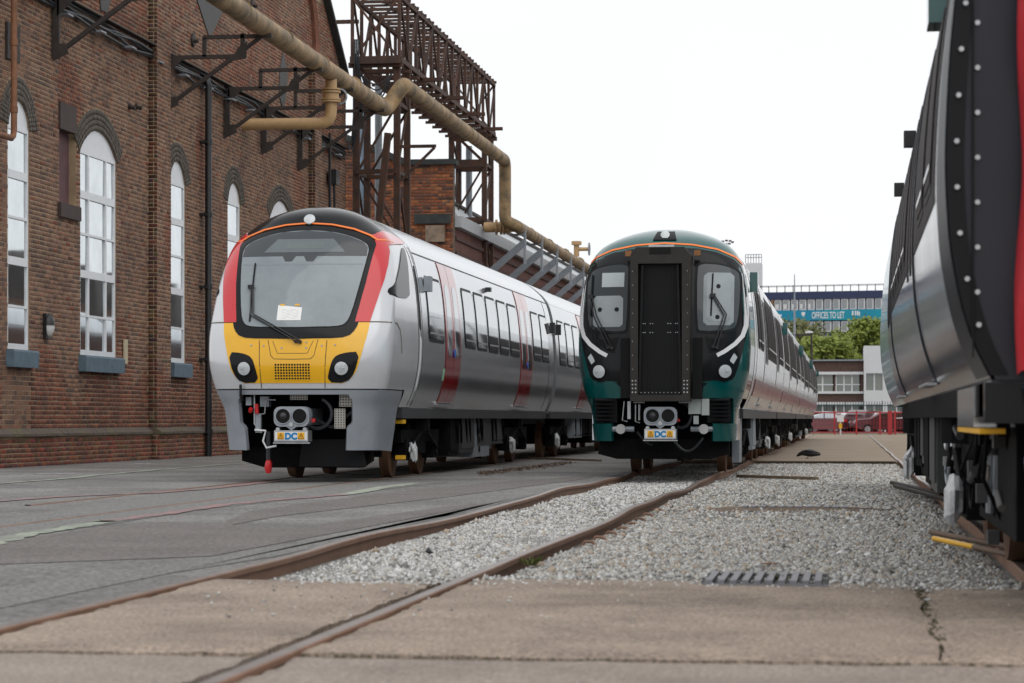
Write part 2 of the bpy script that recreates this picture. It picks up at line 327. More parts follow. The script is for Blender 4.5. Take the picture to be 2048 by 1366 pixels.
# gravel
g = MB(); g.box(RX_L-.02, 12, Y2-.4, 54.5, -.19, -.105); struct(g, 'gravel_bed', m_gravelbase)
g = MB(); g.box(RX_L-.02, 14, 54.6, 152, -.19, -.03); g.box(RX_R+.1, 1.0, 54.5, 60.5, -.03, -.014); struct(g, 'far_yard', m_yard)
g = MB(); g.box(-40, 60, 152.1, 196, -.19, -.04); struct(g, 'car_park_ground', m_asphalt)
g = MB(); g.box(-14, 14, 151.7, 152.2, -.1, .06); struct(g, 'kerb', m_concrete2)
def stones(n, xr, yr, smin, smax, zb, avoid=True, pal=None):
    x = RNG.uniform(*xr, n); y = RNG.uniform(*yr, n)
    if avoid:
        k = np.ones(n, bool)
        for rx in (RX_L, RX_R, 1.82-.7525, 1.82+.7525): k &= abs(x-rx) > .065
        x, y = x[k], y[k]; n = len(x)
    s_ = RNG.uniform(smin, smax, n)**1.0
    base = np.array([(1, 0, 0), (0, 1, 0), (-1, 0, 0), (0, -1, 0), (0, 0, 1), (0, 0, -1)], float)
    V = base[None]*RNG.uniform(.6, 1.25, (n, 6, 1)); V += RNG.normal(0, .18, (n, 6, 3)); V[:, :, 2] *= .75
    a = RNG.uniform(0, 6.283, n); ca, sa = np.cos(a)[:, None], np.sin(a)[:, None]
    X = V[:, :, 0]*ca-V[:, :, 1]*sa; Y = V[:, :, 0]*sa+V[:, :, 1]*ca
    hump = .02*np.sin(x*1.3+y*.4)*np.sin(y*.7)
    P = np.stack([X*s_[:, None]+x[:, None], Y*s_[:, None]+y[:, None], V[:, :, 2]*s_[:, None]+(zb+hump+s_*.25)[:, None]], 2).reshape(-1, 3)
    T = np.array([(0, 1, 4), (1, 2, 4), (2, 3, 4), (3, 0, 4), (1, 0, 5), (2, 1, 5), (3, 2, 5), (0, 3, 5)])
    Fc = (T[None]+(np.arange(n)*6)[:, None, None]).reshape(-1, 3)
    pal = np.array(pal if pal else [(.56, .55, .53), (.46, .45, .43), (.62, .62, .61), (.33, .32, .31), (.5, .47, .41), (.68, .68, .67), (.24, .23, .22)])
    c = pal[RNG.integers(0, len(pal), n)]*RNG.uniform(.8, 1.15, (n, 1))
    return P, Fc, np.repeat(c, 6, 0)
def npmesh(name, chunks, m, parent=None, **props):
    P = np.concatenate([c[0] for c in chunks]); off = 0; Fs = []
    for c in chunks: Fs.append(c[1]+off); off += len(c[0])
    Fc = np.concatenate(Fs); C = np.concatenate([c[2] for c in chunks]); k = Fc.shape[1]
    me = bpy.data.meshes.new(name); me.vertices.add(len(P)); me.vertices.foreach_set('co', P.astype(np.float32).ravel())
    me.loops.add(Fc.size); me.loops.foreach_set('vertex_index', Fc.astype(np.int32).ravel())
    me.polygons.add(len(Fc)); me.polygons.foreach_set('loop_start', np.arange(0, Fc.size, k, dtype=np.int32))
    me.update(calc_edges=True)
    at = me.color_attributes.new('Col', 'FLOAT_COLOR', 'POINT')
    at.data.foreach_set('color', np.concatenate([C, np.ones((len(C), 1))], 1).astype(np.float32).ravel())
    me.materials.append(m); return link(name, me, parent, **props)
GREYP = [(.5, .49, .47), (.41, .4, .38), (.57, .57, .55), (.3, .29, .275), (.47, .43, .37), (.63, .63, .61), (.21, .2, .19), (.42, .34, .26)]
ch = [stones(26000, (-3.75, RX_R), (Y2-.3, 24), .008, .024, -.10), stones(52000, (RX_R, 1.3), (Y2-.3, 24), .008, .026, -.10, pal=GREYP), stones(900, (-3.6, 1.2), (Y2, 30), .028, .048, -.10, pal=GREYP), stones(20000, (-3.75, RX_R), (24, 54.4), .012, .032, -.10), stones(50000, (RX_R, 2.6), (24, 54.4), .012, .034, -.10, pal=GREYP), stones(160, (-3.5, .9), (Y2-3.2, Y2-.2), .005, .014, -.006),
      stones(7000, (1.0, 2.7), (Y2, 32), .012, .03, -.10), stones(1500, (-3.2, 1.0), (Y2-.6, Y2+.2), .008, .02, -.012)]
npmesh('gravel', ch, m_stones, kind='stuff')
# stray pieces on the ground
for i, (px, py, s_, m, lab) in enumerate([(1350, 1068, .045, 'l', 'orange brown dead leaf lying on the pale gravel'), (1540, 1132, .05, 'l', 'reddish brown dead leaf on gravel near the drain grate'),
                                        (857, 1105, .04, 'k', 'small black lump of coal on the white ballast between the rails')]):
    p = onz(px, py, -.075); mb = MB()
    if m == 'l':
        mb.grid([[(p.x+s_*(u-.5)*2.2, p.y+s_*(v-.5)*(1.4-abs(u-.5)*1.8), p.z+.012+.03*s_*8*(abs(v-.5)+(u-.5)**2)) for u in np.linspace(0, 1, 6)] for v in np.linspace(0, 1, 5)])
        solo(mb, 'dead_leaf', mat('leaf_brown', (.3, .11, .03), .8, var=.2), lab, 'leaf', smooth=60)
    else:
        mb.add(*[(lambda V, Fq, C: (V.tolist(), Fq.tolist()))(*stones(1, (p.x, p.x+.001), (p.y, p.y+.001), .045, .046, -.08, False))][0])
        solo(mb, 'coal_lump', m_black, lab, 'stone')

V = []; Fq = []
for k in range(900):
    t = random.random(); q = onz(960+180*t+random.gauss(0, 6), 948-22*t+random.gauss(0, 2.2), 0); r = random.uniform(.012, .035); a = random.uniform(0, 6.28); i = len(V); z = random.uniform(-.008, .012)
    V += [(q.x+r*math.cos(a), q.y+r*math.sin(a), z), (q.x+.5*r*math.cos(a+2), q.y+.5*r*math.sin(a+2), z+.01), (q.x+r*math.cos(a+3.2), q.y+r*math.sin(a+3.2), z+.006), (q.x+.5*r*math.cos(a+4.6), q.y+.5*r*math.sin(a+4.6), z+.016)]; Fq.append((i, i+1, i+2, i+3))
mb = MB(); mb.add(V, Fq); mb.build('leaf_litter', mat('litter_brown', (.13, .075, .045), .9, var=.4, scale=9), None, kind='stuff')
for px, py, h_, lab in ((1062, 1131, .07, 'small green weed at the foot of the rusty rail'), (1560, 1163, .05, 'tiny weed growing through the drain grate edge')):
    q = onz(px, py, -.06 if py < 1150 else -.01); mb = MB()
    for k in range(26):
        a = random.uniform(0, 6.28); l_ = h_*random.uniform(.5, 1.2); r0 = random.uniform(0, .04); c_ = Vector((q.x+r0*math.cos(a), q.y+r0*math.sin(a), q.z)); d_ = Vector((math.cos(a), math.sin(a), 0)); s2 = Vector((-d_.y, d_.x, 0))*.006
        mb.add([c_-s2, c_+s2, c_+d_*l_*.5+Vector((0, 0, l_*.6))+s2, c_+d_*l_+Vector((0, 0, l_*.8)), c_+d_*l_*.5+Vector((0, 0, l_*.6))-s2], [(0, 1, 2, 3, 4)])
    solo(mb, 'weed', mat('weed_green', (.1, .115, .03), .85, var=.35), lab, 'weed')
# ------------------------------------------------------------------ rails
RAILP = [(-.07, -.159), (.07, -.159), (.07, -.147), (.012, -.13), (.012, -.045), (.035, -.036), (.036, -.008), (.03, -.001), (0, 0), (-.03, -.001), (-.036, -.008), (-.035, -.036), (-.012, -.045), (-.012, -.13), (-.07, -.147)]
def rail(x, y0, y1, ph, on, label, group=None, flush=Y2):
    ys = []; y = y0
    while y < y1: ys.append(y); y += .25 if y < 60 else 2
    ys.append(y1); vs_ = []; n = len(RAILP)
    for y in ys:
        k = on*max(0, min(1, (y-flush)/2.5)); dx, dz = wob(y, ph, k)
        vs_ += [(x+p[0]+dx, y, p[1]+dz+.006*on) for p in RAILP]
    mb = MB(); fs = []; ms = []
    for i in range(len(ys)-1):
        for j in range(n): fs.append((i*n+j, i*n+(j+1) % n, (i+1)*n+(j+1) % n, (i+1)*n+j)); ms.append(1 if j in (7, 8) else 0)
    mb.v = vs_; mb.f = fs; mb.m = ms; mb.add(vs_[:n], [tuple(range(n))]); mb.add(vs_[-n:], [tuple(range(n-1, -1, -1))])
    return solo(mb, 'steel_rail', [m_rail, m_railtop], label, 'rail', group, smooth=30)
rail(RX_L, -4, 150, .4, 1, 'rusty rail along the edge of the asphalt, left side of the white ballast strip')
rr = rail(RX_R, -4, 150, 1.9, 1, 'rusty rail in the middle of the gravel with bent clips along its foot')
rail(1.82-.7525, 2, 150, 3, .5, 'brown rail under the wheels beside the yellow and brown poles')
rail(1.82+.7525, 2, 60, 4, .5, 'brown rail hidden behind the wheels of the carriage with the red cover')
rail(-8-.7525, 25, 150, 0, 0, 'rail set flush in asphalt under the yellow nosed train, side towards the brick hall')
rail(-8+.7525, 15, 150, 0, 0, 'rail set flush in asphalt, crossing the yard in front of the yellow nosed train')
for i in range(9):
    p = onz(1130+i*24, 1090-i*9.5, -.1); mb = MB(); y = p.y; dx, dz = wob(y, 1.9, 1)
    x = RX_R+dx; mb.tube([(x+.05, y, -.12), (x+.09, y+.01, -.07), (x+.15, y+.02, -.075), (x+.19, y, -.12)], .014, 6); part(mb, 'rail_clip', m_rail, rr, smooth=40)

# ------------------------------------------------------------------ brick walls
WX = -16.
def arch(w_, r): R = (w_*w_/4+r*r)/(2*r); return R
WINS = []   # (y0,y1,kind)
for a, b, k in ((15, 58, 1), (160, 232, 3), (338, 370, 1), (455, 480, 1), (540, 583, 3)):
    WINS.append((onx(a, 800, WX).y, onx(b, 800, WX).y, k))
WINS.insert(0, (39.4, 41.9, 3))
ZS, ZSP, ZT = 2.27, 6.6, 7.1
PY0, PY1 = onx(297, 800, WX).y, onx(297, 800, WX).y+1.15
P2Y0, P2Y1 = onx(617, 800, WX).y, onx(617, 800, WX).y+.9
BLK = (onx(118, 300, WX).y, onx(152, 300, WX).y, 5.35, 7.4)
YE = 75.9
def gable(y): return 11.4+.70*(YE-y)
def cuts(z):
    out = []
    for (a, b, k) in WINS:
        w_ = b-a; R_ = arch(w_, ZT-ZSP); yc = (a+b)/2; zc = ZT-R_
        if ZS <= z < ZSP-.04: out.append((a, b))
        elif z >= ZSP-.04 and abs(z-zc) < R_+.475: h_ = min(w_/2+.2, math.sqrt((R_+.475)**2-(z-zc)**2)); out.append((yc-h_, yc+h_))
        elif ZS-.35 < z < ZS: out.append((a-.1, b+.12))
    if BLK[2]-.3 < z < BLK[3]: out.append((BLK[0], BLK[1]))
    return out
def bricks(u0, u1, v0, v1, mp, skip=None, L=.27, Hc=.094, col=None, depth=.006, jit=.002, cut=None, joint=.019):
    P = []; C = []; recs = []
    nv = int((v1-v0)/Hc)
    for j in range(nv):
        v = v0+(j+.5)*Hc; hd = j % 4 == 3; l_ = L/2 if hd else L; off = (j % 2)*l_/2
        n = int((u1-u0)/l_)+2
        for i in range(n):
            a = u0+(i-.5)*l_+off; b = a+l_-joint; a = max(a, u0); b = min(b, u1)
            for (ca, cb) in (cut(v) if cut else ()):
                if a < cb and b > ca:
                    if a < ca: b = ca
                    elif b > cb: a = cb
                    else: b = a
            if b-a < .03: continue
            u = (a+b)/2
            if skip and skip(u, v): continue
            recs.append((a, b, v-Hc/2+joint/2, v+Hc/2-joint/2, u, v))
    for (a, b, c, d, u, v) in recs:
        o = depth+random.uniform(-jit, jit); t1, t2 = random.uniform(-.003, .003), random.uniform(-.003, .003)
        e = .003
        P.append([mp(a, c, 0), mp(b, c, 0), mp(b, d, 0), mp(a, d, 0), mp(a+e, c+e, o+t1), mp(b-e, c+e, o+t2), mp(b-e, d-e, o+t1), mp(a+e, d-e, o-t2)])
        C.append(col(u, v))
    return np.array(P, float), C, recs
def brick_chunk(P, C):
    n = len(P); Q = np.array([(4, 5, 6, 7), (0, 1, 5, 4), (1, 2, 6, 5), (2, 3, 7, 6), (3, 0, 4, 7)])
    return P.reshape(-1, 3), (Q[None]+(np.arange(n)*8)[:, None, None]).reshape(-1, 4), np.repeat(np.array(C), 8, 0)
def hallcol(y, z):
    n = math.sin(y*1.7+z*.6)+math.sin(y*.6-z*2.3)
    zz = z+.35*n
    c = random.choice(REDC) if zz < 1.9 or math.sin(y*.9+2)*math.sin(z*.8+y*.3) > .72 or (z > 9.6 and random.random() < .45+.2*n) or random.random() < .05 else random.choice(BRICKC)
    k = random.uniform(.88, 1.12)
    for (a, b, kd) in WINS:      # run-off stains below the sills
        if a-.2 < y < b+.25 and z < ZS-.35 and random.random() < .65: k *= .62
    return tuple(x*k for x in c)
hall = thing('brick_hall', 'tall brown brick works hall with white arched windows and blue grey sills', 'building', loc=(WX, 55, 0))
mpx = lambda off: (lambda u, v, o: (WX+off+o, u, v))
skip_main = lambda y, z: z > gable(y) or (PY0 < y < PY1) or (P2Y0 < y < P2Y1 and z < 11.6)
P, C, recs = bricks(42.5, YE, .72, 13.6, mpx(0), skip_main, col=hallcol, cut=cuts)
near = sorted(range(len(recs)), key=lambda i: (recs[i][4] > 44.2 and .7 < recs[i][5] < 8.6) and recs[i][4]-60 or recs[i][4])[:300]
chosen = set(near); keep = [i for i in range(len(recs)) if i not in chosen]
chunks = [brick_chunk(P[keep], [C[i] for i in keep])]
for (a, b) in ((PY0, PY1), (P2Y0, P2Y1)):
    Pp, Cp, _ = bricks(a, b, .72, 11.4, mpx(.2), lambda y, z: z > gable(y), col=hallcol); chunks.append(brick_chunk(Pp, Cp))
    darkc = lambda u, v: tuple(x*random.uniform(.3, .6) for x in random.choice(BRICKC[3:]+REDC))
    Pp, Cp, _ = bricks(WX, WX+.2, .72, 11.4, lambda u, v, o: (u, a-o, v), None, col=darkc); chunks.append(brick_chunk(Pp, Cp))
Pp, Cp, _ = bricks(42.5, YE, -.12, .58, mpx(.09), None, col=lambda y, z: tuple(x*random.uniform(.7, 1.25) for x in random.choice(REDC)), jit=.002); chunks.append(brick_chunk(Pp, Cp))
Pp, Cp, _ = bricks(WX+.09, WX+.27, -.12, .58, lambda u, v, o: (u, PY0-.06-o, v), None, col=lambda y, z: tuple(x*random.uniform(.6, 1.1) for x in random.choice(REDC))); chunks.append(brick_chunk(Pp, Cp))
Pp, Cp, _ = bricks(PY0-.06, PY1+.06, -.12, .58, mpx(.27), None, col=lambda y, z: tuple(x*random.uniform(.7, 1.25) for x in random.choice(REDC)), jit=.002); chunks.append(brick_chunk(Pp, Cp))
bw = npmesh('brickwork', chunks, m_brick, hall, kind='stuff'); bw.matrix_parent_inverse = Matrix.Translation(-hall.location)
# the bricks that show largest, each an object (a few shared meshes)
proto = []
for k in range(6):
    mb = MB(); q = lambda: random.uniform(-.003, .003)
    a, b, c, d = -.128, .128, -.04, .04
    mb.add([(0, a, c), (0, b, c), (0, b, d), (0, a, d), (.006+q()/2, a+.004, c+.004), (.006+q()/2, b-.004, c+.004), (.006+q()/2, b-.004, d-.004), (.006+q()/2, a+.004, d-.004)],
           [(4, 5, 6, 7), (0, 1, 5, 4), (1, 2, 6, 5), (2, 3, 7, 6), (3, 0, 4, 7)])
    me = bpy.data.meshes.new('brick'); me.from_pydata(mb.v, [], mb.f); me.materials.append(m_brick1); proto.append(me)
for i in near:
    a, b, c, d, u, v = recs[i]
    o = link('brick', random.choice(proto), hall); o.location = (random.uniform(-.004, .004), u-55, v); o.scale = (1, (b-a)/.256, 1)
# wall body behind the bricks (openings left out)
mb = MB(); ys = sorted({42.5, YE, 41.9}|{v for wn in WINS for v in wn[:2] if v > 42.5}|{BLK[0], BLK[1]}); ys = [y for y in ys if y >= 42.5]
zs = sorted({-.2, ZS, ZT, BLK[2], BLK[3], 11.4})
for i in range(len(ys)-1):
    for j in range(len(zs)-1):
        yc = (ys[i]+ys[i+1])/2; zc = (zs[j]+zs[j+1])/2
        if any(a < yc < b and ZS < zc < ZT for a, b, k in WINS) or (BLK[0] < yc < BLK[1] and BLK[2] < zc < BLK[3]): continue
        mb.box(WX-.5, WX, ys[i], ys[i+1], zs[j], zs[j+1])
mb.prism([(42.5, 11.4), (YE, 11.4), (YE-3.9, 14.1), (42.5, 14.1)], lambda p, x: (x, p[0], p[1]), WX-.5, WX)
for (a, b) in ((PY0, PY1), (P2Y0, P2Y1)): mb.box(WX-.1, WX+.2, a, b, -.2, 11.4)
mb.box(WX-.1, WX+.09, 42.5, YE, -.2, .6); mb.box(WX-.1, WX+.27, PY0-.06, PY1+.06, -.2, .6)
for (a, b, k) in WINS:
    if b < 42.5: continue
    R = arch(b-a, ZT-ZSP); yc = (a+b)/2; zc = ZT-R; N = 14
    cur = [(a+(b-a)*i/N, zc+math.sqrt(max(0, R*R-(a+(b-a)*i/N-yc)**2))) for i in range(N+1)]
    for i in range(N):
        p0, p1 = cur[i], cur[i+1]; mb.prism([p0, p1, (p1[0], ZT+.001), (p0[0], ZT+.001)], lambda p, x: (x, p[0], p[1]), WX-.5, WX-.001)
part(mb, 'wall', m_mortar, hall)
mb = MB()
for (a, b, o) in ((42.5, PY0-.1, .1), (PY0-.1, PY1+.1, .29), (PY1+.1, YE, .1)):
    y = a
    while y < b-.01:
        e = min(b, y+.33); mb.prism([(WX-.05, .58), (WX+o+.05, .58), (WX+o+.05, .63), (WX+.02+(.16 if o > .2 else 0), .735), (WX-.05, .735)], lambda p, yy: (p[0]+random.uniform(-.006, .006), yy, p[1]), y+.005, e-.005); y = e
part(mb, 'plinth_cap', mat('plinth_cap_stone', (.11, .085, .07), .9, col2=(.13, .12, .05), scale=1.4, thr=(.5, .7), bump=.3), hall)
mb = MB()
for y in np.arange(YE-6, YE-.2, .6): mb.beam((WX-.15, y, gable(y)+.05), (WX-.15, y+.6, gable(y+.6)+.05), .75, .12)
part(mb, 'gable_coping', m_coping, hall)
# curved brick label strip on the gable
mb = MB(); A = [onx(px, py, WX) for px, py in ((612, -40), (619, 0), (624, 40), (627, 90), (625, 150))]
mb.tube([(p.x+.06, p.y, p.z) for p in A], .14, 6); part(mb, 'moulded_brick_rib', mat('rib_brick', (.2, .085, .055), .9, var=.3, scale=12), hall)
for (a, b, k) in WINS:
    if b < 42.5: continue
    w_ = b-a; R = arch(w_, ZT-ZSP); yc = (a+b)/2; zc = ZT-R; ha = math.asin(w_/2/R)
    P = []; C = []
    for ring in range(4):
        r0 = R+.005+ring*.115; r1 = r0+.105; n = max(6, int((2*ha+.16)*r0/.085))
        for i in range(n):
            t0 = -ha-.06+(2*ha+.12)*i/n+.003/r0; t1 = -ha-.06+(2*ha+.12)*(i+1)/n-.006/r0; o = .026+random.uniform(-.005, .005)
            q = [(t0, r0), (t1, r0), (t1, r1), (t0, r1)]; f = lambda t, r, x: (WX+x, yc+r*math.sin(t), zc+r*math.cos(t))
            P.append([f(t, r, -.02) for t, r in q]+[f(t, r, o) for t, r in q])
            kk = random.uniform(.75, 1.2); C.append((.125*kk, .105*kk, .085*kk))
    av = npmesh('arch_ring', [brick_chunk(np.array(P), C)], m_brick, hall, kind='stuff'); av.matrix_parent_inverse = Matrix.Translation(-hall.location)
    X = WX-.045
    win = MB(); win.box(X-.05, X+.03, a+.005, a+.075, ZS, ZSP); win.box(X-.05, X+.03, b-.075, b-.005, ZS, ZSP); win.box(X-.05, X+.032, a+.07, b-.07, ZS, ZS+.11); win.box(X-.05, X+.032, a+.07, b-.07, ZSP-.09, ZSP)
    wo_ = part(win, 'window', m_upvc, hall)
    rows = [(3.1, .05), (3.98, .16), (4.82, .05), (5.65, .16)]
    cols = [] if k == 1 else [a+w_*.25, a+w_*.73]
    for z, t in rows: mb = MB(); mb.box(X-.045, X+.036, a+.075, b-.075, z-t/2, z+t/2); part(mb, 'transom', m_upvc, wo_)
    for y in cols: mb = MB(); mb.box(X-.045, X+.034, y-.035, y+.035, ZS+.11, ZSP-.09); part(mb, 'mullion', m_upvc, wo_)
    zr = [ZS+.1]+[r[0] for r in rows]+[ZSP-.08]; yr = [a+.06]+cols+[b-.06]
    for i in range(len(zr)-1):
        for j in range(len(yr)-1):
            mb = MB(); t = random.uniform(-.006, .006); u = random.uniform(-.004, .004)
            mb.add([(X-t-u, yr[j], zr[i]), (X+t-u, yr[j+1], zr[i]), (X+t+u, yr[j+1], zr[i+1]), (X-t+u, yr[j], zr[i+1])], [(0, 1, 2, 3)]); mb.box(X-.04, X-.02, yr[j], yr[j+1], zr[i], zr[i+1])
            part(mb, 'pane', m_glass, wo_)
    mb = MB(); N = 16; cur = [(a+w_*i/N, zc+math.sqrt(max(0, R*R-(a+w_*i/N-yc)**2))) for i in range(N+1)]
    mb.prism([(a, ZSP)]+cur+[(b, ZSP)], lambda p, x: (x, p[0], p[1]), X-.05, X+.02); part(mb, 'arch_panel', m_upvc, wo_)
    mb = MB(); mb.prism([(WX-.14, ZS), (WX-.14, ZS-.35), (WX+.16, ZS-.35), (WX+.17, ZS-.05), (WX+.15, ZS-.01)], lambda p, y: (p[0], y, p[1]), a-.1, b+.12); part(mb, 'window_sill', m_sill, hall)
for pts_ in (((388, -14), (447, 14), (418, 78)), ((565, 104), (574, 150), (570, 200), (564, 218), (557, 190), (558, 140)), ((196, -20), (222, -10), (212, 26), (200, 20))):
    mb = MB(); mb.prism([(lambda q: (q.y, q.z))(onx(a, b, WX)) for a, b in pts_], lambda p, x: (x, p[0], p[1]), WX-.02, WX+.03); part(mb, 'slate_panel', mat('slate', (.05, .048, .047), .6, var=.35, scale=5), hall)
for px, py in ((384, 80), (503, 10), (257, 213), (270, 213), (452, 120)):
    q = onx(px, py, WX); mb = MB(); mb.tube([(WX, q.y, q.z), (WX+.06, q.y, q.z)], .17 if py < 100 else .07, 8); mb.tube([(WX, q.y, q.z), (WX+.16, q.y, q.z-.04)], .05, 6); part(mb, 'tie_plate', m_dsteel, hall)
q = onx(22, 85, WX); mb = MB(); mb.box(WX, WX+.06, q.y-.35, q.y+.35, q.z-.35, q.z+.35); part(mb, 'tie_plate', m_dsteel, hall)
mb = MB(); mb.box(WX-.22, WX-.16, BLK[0], BLK[1], BLK[2], BLK[3]-.55); part(mb, 'blocking_panel', mat('purple_board', (.12, .062, .068), .8, var=.25, scale=3), hall)
mb = MB(); mb.box(WX-.2, WX+.05, BLK[0]-.05, BLK[1]-.1, BLK[3]-.55, BLK[3]); part(mb, 'iron_lintel', mat('dark_iron', (.06, .04, .037), .7, var=.3, metal=.2), hall); mb = MB(); mb.box(WX-.1, WX+.08, BLK[0]-.1, BLK[1]+.12, BLK[2]-.3, BLK[2]-.01); part(mb, 'stone_sill', MATS['dark_iron'], hall)

# small things on the hall wall
p = onx(90, 652, WX); lamp = thing('wall_lamp', 'half moon bulkhead lamp, black hood over white diffuser, on the brick wall', 'lamp', loc=(WX+.03, p.y, p.z))
def dome(mb, c, r, z0, z1, m):
    rows = []
    for i in range(9):
        ph = z0+(z1-z0)*i/8; rows.append([(c[0]+.6*r*math.cos(ph)*math.sin(t), c[1]+.62*r*math.cos(ph)*math.cos(t), c[2]+r*math.sin(ph)) for t in np.linspace(0, math.pi, 13)])
    mb.grid(rows, m)
mb = MB(); dome(mb, (WX+.06, p.y, p.z), .24, .05, 1.5, 0); part(mb, 'hood', m_black, lamp, smooth=50)
mb = MB(); dome(mb, (WX+.06, p.y, p.z), .225, -1.45, .05, 0); part(mb, 'diffuser', mat('white_diffuser', (.62, .63, .62), .3, var=.05), lamp, smooth=50)
mb = MB(); mb.box(WX+.02, WX+.08, p.y-.16, p.y+.16, p.z-.25, p.z+.25); part(mb, 'back_plate', m_black, lamp)
p = onx(248, 703, WX); mb = MB(); mb.box(WX+.02, WX+.05, p.y-.13, p.y+.13, p.z-.27, p.z+.27); solo(mb, 'notice_plate', mat('cream_plate', (.5, .42, .28), .6, var=.2, scale=9), 'narrow cream notice plate on the bricks beside the wide window', 'plate')
p = onx(417, 500, WX+.2); dp = thing('downpipe', 'black cast iron downpipe running down the brick wall', 'pipe', loc=(p.x, p.y, 0))
mb = MB(); mb.tube([(p.x, p.y, -.05), (p.x, p.y, 9.2), (p.x-.06, p.y, 9.4), (p.x-.25, p.y, 9.5)], .085, 12); part(mb, 'pipe', m_black, dp, smooth=50)
for z in (.6, 2.4, 4.2, 6, 7.8): mb = MB(); mb.tube([(p.x, p.y, z-.06), (p.x, p.y, z+.06)], .105, 12); mb.box(p.x-.2, p.x, p.y-.16, p.y+.16, z-.03, z+.03); part(mb, 'collar', m_black, dp, smooth=50)
p = onx(28, 200, WX+.3); q = onx(28, 278, WX+.3); mb = MB()
mb.tube([(p.x, p.y, 9.6), (p.x, p.y, q.z+.18), (p.x, p.y-.04, q.z+.06), (p.x, p.y-.14, q.z), (p.x, p.y-2.2, q.z-.02)], .06, 10)
for z in (8.0, q.z+.5): mb.tube([(p.x, p.y, z), (p.x, p.y, z+.12)], .075, 10)
solo(mb, 'rusty_pipe', mat('orange_rust', (.2, .085, .04), .7, var=.35, scale=5), 'thin rust orange pipe with an elbow in front of the hall wall', 'pipe', smooth=45)
# cable run
mb = MB()
for k in range(5):
    pts = []
    for y in np.arange(42.5, 75.5, .8): pts.append((WX+.10+.03*math.sin(y*1.1+k), y, 9.42-.05*k+.05*math.sin(y*.8+k*2)+.02*math.sin(y*2.3+k)))
    mb.tube(pts, .03, 6)
cr_ = solo(mb, 'cable_bundle', m_cable, 'bundle of black cables sagging along the hall wall', 'cable', smooth=50)
mb = MB(); mb.box(WX+.03, WX+.2, 42.5, 75.5, 9.50, 9.53); part(mb, 'cable_tray', m_dsteel, cr_)
for y in np.arange(43, 75, 2.2): mb = MB(); mb.box(WX+.02, WX+.26, y, y+.35, 9.14, 9.18); part(mb, 'tray_clip', m_galv, cr_)

# ------------------------------------------------------------------ pipe brackets and ochre pipe
PXX = -13.62; PZ = 10.14
def bracket(px, lab):
    y = onx(px, 200, WX).y; o = thing('pipe_bracket', lab, 'bracket', 'steel brackets carrying the ochre pipe', loc=(WX, y, 8.3))
    def bm(nm, a, b, w_=.09, h=.09): m_ = MB(); m_.beam((a[0], y, a[1]), (b[0], y, b[1]), w_, h); part(m_, nm, m_dsteel, o)
    bm('wall_post', (WX+.1, 8.2), (WX+.1, 9.5), .14, .1); bm('lower_arm', (WX+.1, 9.42), (-14.05, 9.42)); bm('strut', (WX+.12, 8.3), (-13.66, 9.86), .1, .08)
    bm('upper_arm', (-15.05, 9.88), (-13.4, 9.88)); bm('post', (-15.02, 9.42), (-15.02, 9.86)); bm('post', (-14.1, 9.36), (-14.1, 9.95))
    m_ = MB(); m_.prism([(WX+.05, 8.15), (WX+.38, 8.3), (WX+.3, 8.5), (WX+.05, 8.5)], lambda q, t: (q[0], y+t, q[1]), -.06, -.046); part(m_, 'gusset', m_dsteel, o)
    m_ = MB(); m_.prism([(-14.35, 9.3), (-14.0, 9.36), (-13.98, 9.75), (-14.2, 9.62)], lambda q, t: (q[0], y+t, q[1]), -.06, -.046); part(m_, 'gusset', m_dsteel, o)
    m_ = MB(); m_.prism([(WX+.13, 9.4), (WX+.5, 9.4), (WX+.13, 9.05)], lambda q, t: (q[0], y+t, q[1]), -.05, -.036); part(m_, 'gusset', m_dsteel, o)
for px, lab in ((103, 'dark steel wall bracket standing over the wide arched window'), (328, 'dark steel wall bracket beside the brick pilaster and downpipe'), (447, 'dark steel wall bracket next after the downpipe'),
                (521, 'dark steel wall bracket behind the horizontal cream branch pipe'), (594, 'dark steel wall bracket next to the rusty gantry tower')): bracket(px, lab)
pipe = thing('ochre_pipe', 'long ochre overhead pipe stepping up over the yard and along the gantry', 'pipe', loc=(PXX, 44, PZ))
def elbow(a, b, c, r=.35, n=6):
    a, b, c = Vector(a), Vector(b), Vector(c); p0 = b+(a-b).normalized()*r; p1 = b+(c-b).normalized()*r
    return [p0.lerp(b, t).lerp(b.lerp(p1, t), t) for t in np.linspace(0, 1, n)]
JY = onx(772, 222, PXX).y; UX, UZ = -13.16, 10.85; DY = onx(1010, 325, UX).y; LX, LZ = -12.75, 8.35
A, B, C2, D, E2, F2, G2 = (PXX, 43.5, PZ), (PXX, JY, PZ-.06), (UX, JY+.25, UZ), (UX, DY, UZ), (UX, DY, LZ+.2), (LX, DY+.15, LZ), (LX, 135, LZ-.15)
mb = MB(); pts = [A]+elbow(A, B, C2, .3)+elbow(B, C2, D, .3)+elbow(C2, D, E2, .4)+elbow(D, E2, F2, .2)+elbow(E2, F2, G2, .2)+[G2]
part(mb.tube(pts[:1]+[Vector(A).lerp(Vector(B), t) for t in (.25, .5, .75)]+pts[1:], .235, 18), 'pipe', m_ochre, pipe, smooth=50)
for y in np.arange(45, JY-1, 4.1): mb = MB(); mb.tube([(PXX, y, PZ), (PXX, y+.07, PZ)], .248, 18); part(mb, 'pipe_joint', m_ochre, pipe, smooth=40)
for y in np.arange(JY+3, DY-1, 4.6): mb = MB(); mb.tube([(UX, y, UZ), (UX, y+.07, UZ)], .248, 18); part(mb, 'pipe_joint', m_ochre, pipe, smooth=40)
for y in np.arange(DY+4, 133, 6): mb = MB(); mb.tube([(LX, y, LZ), (LX, y+.08, LZ)], .25, 14); part(mb, 'pipe_joint', m_ochre, pipe, smooth=40)
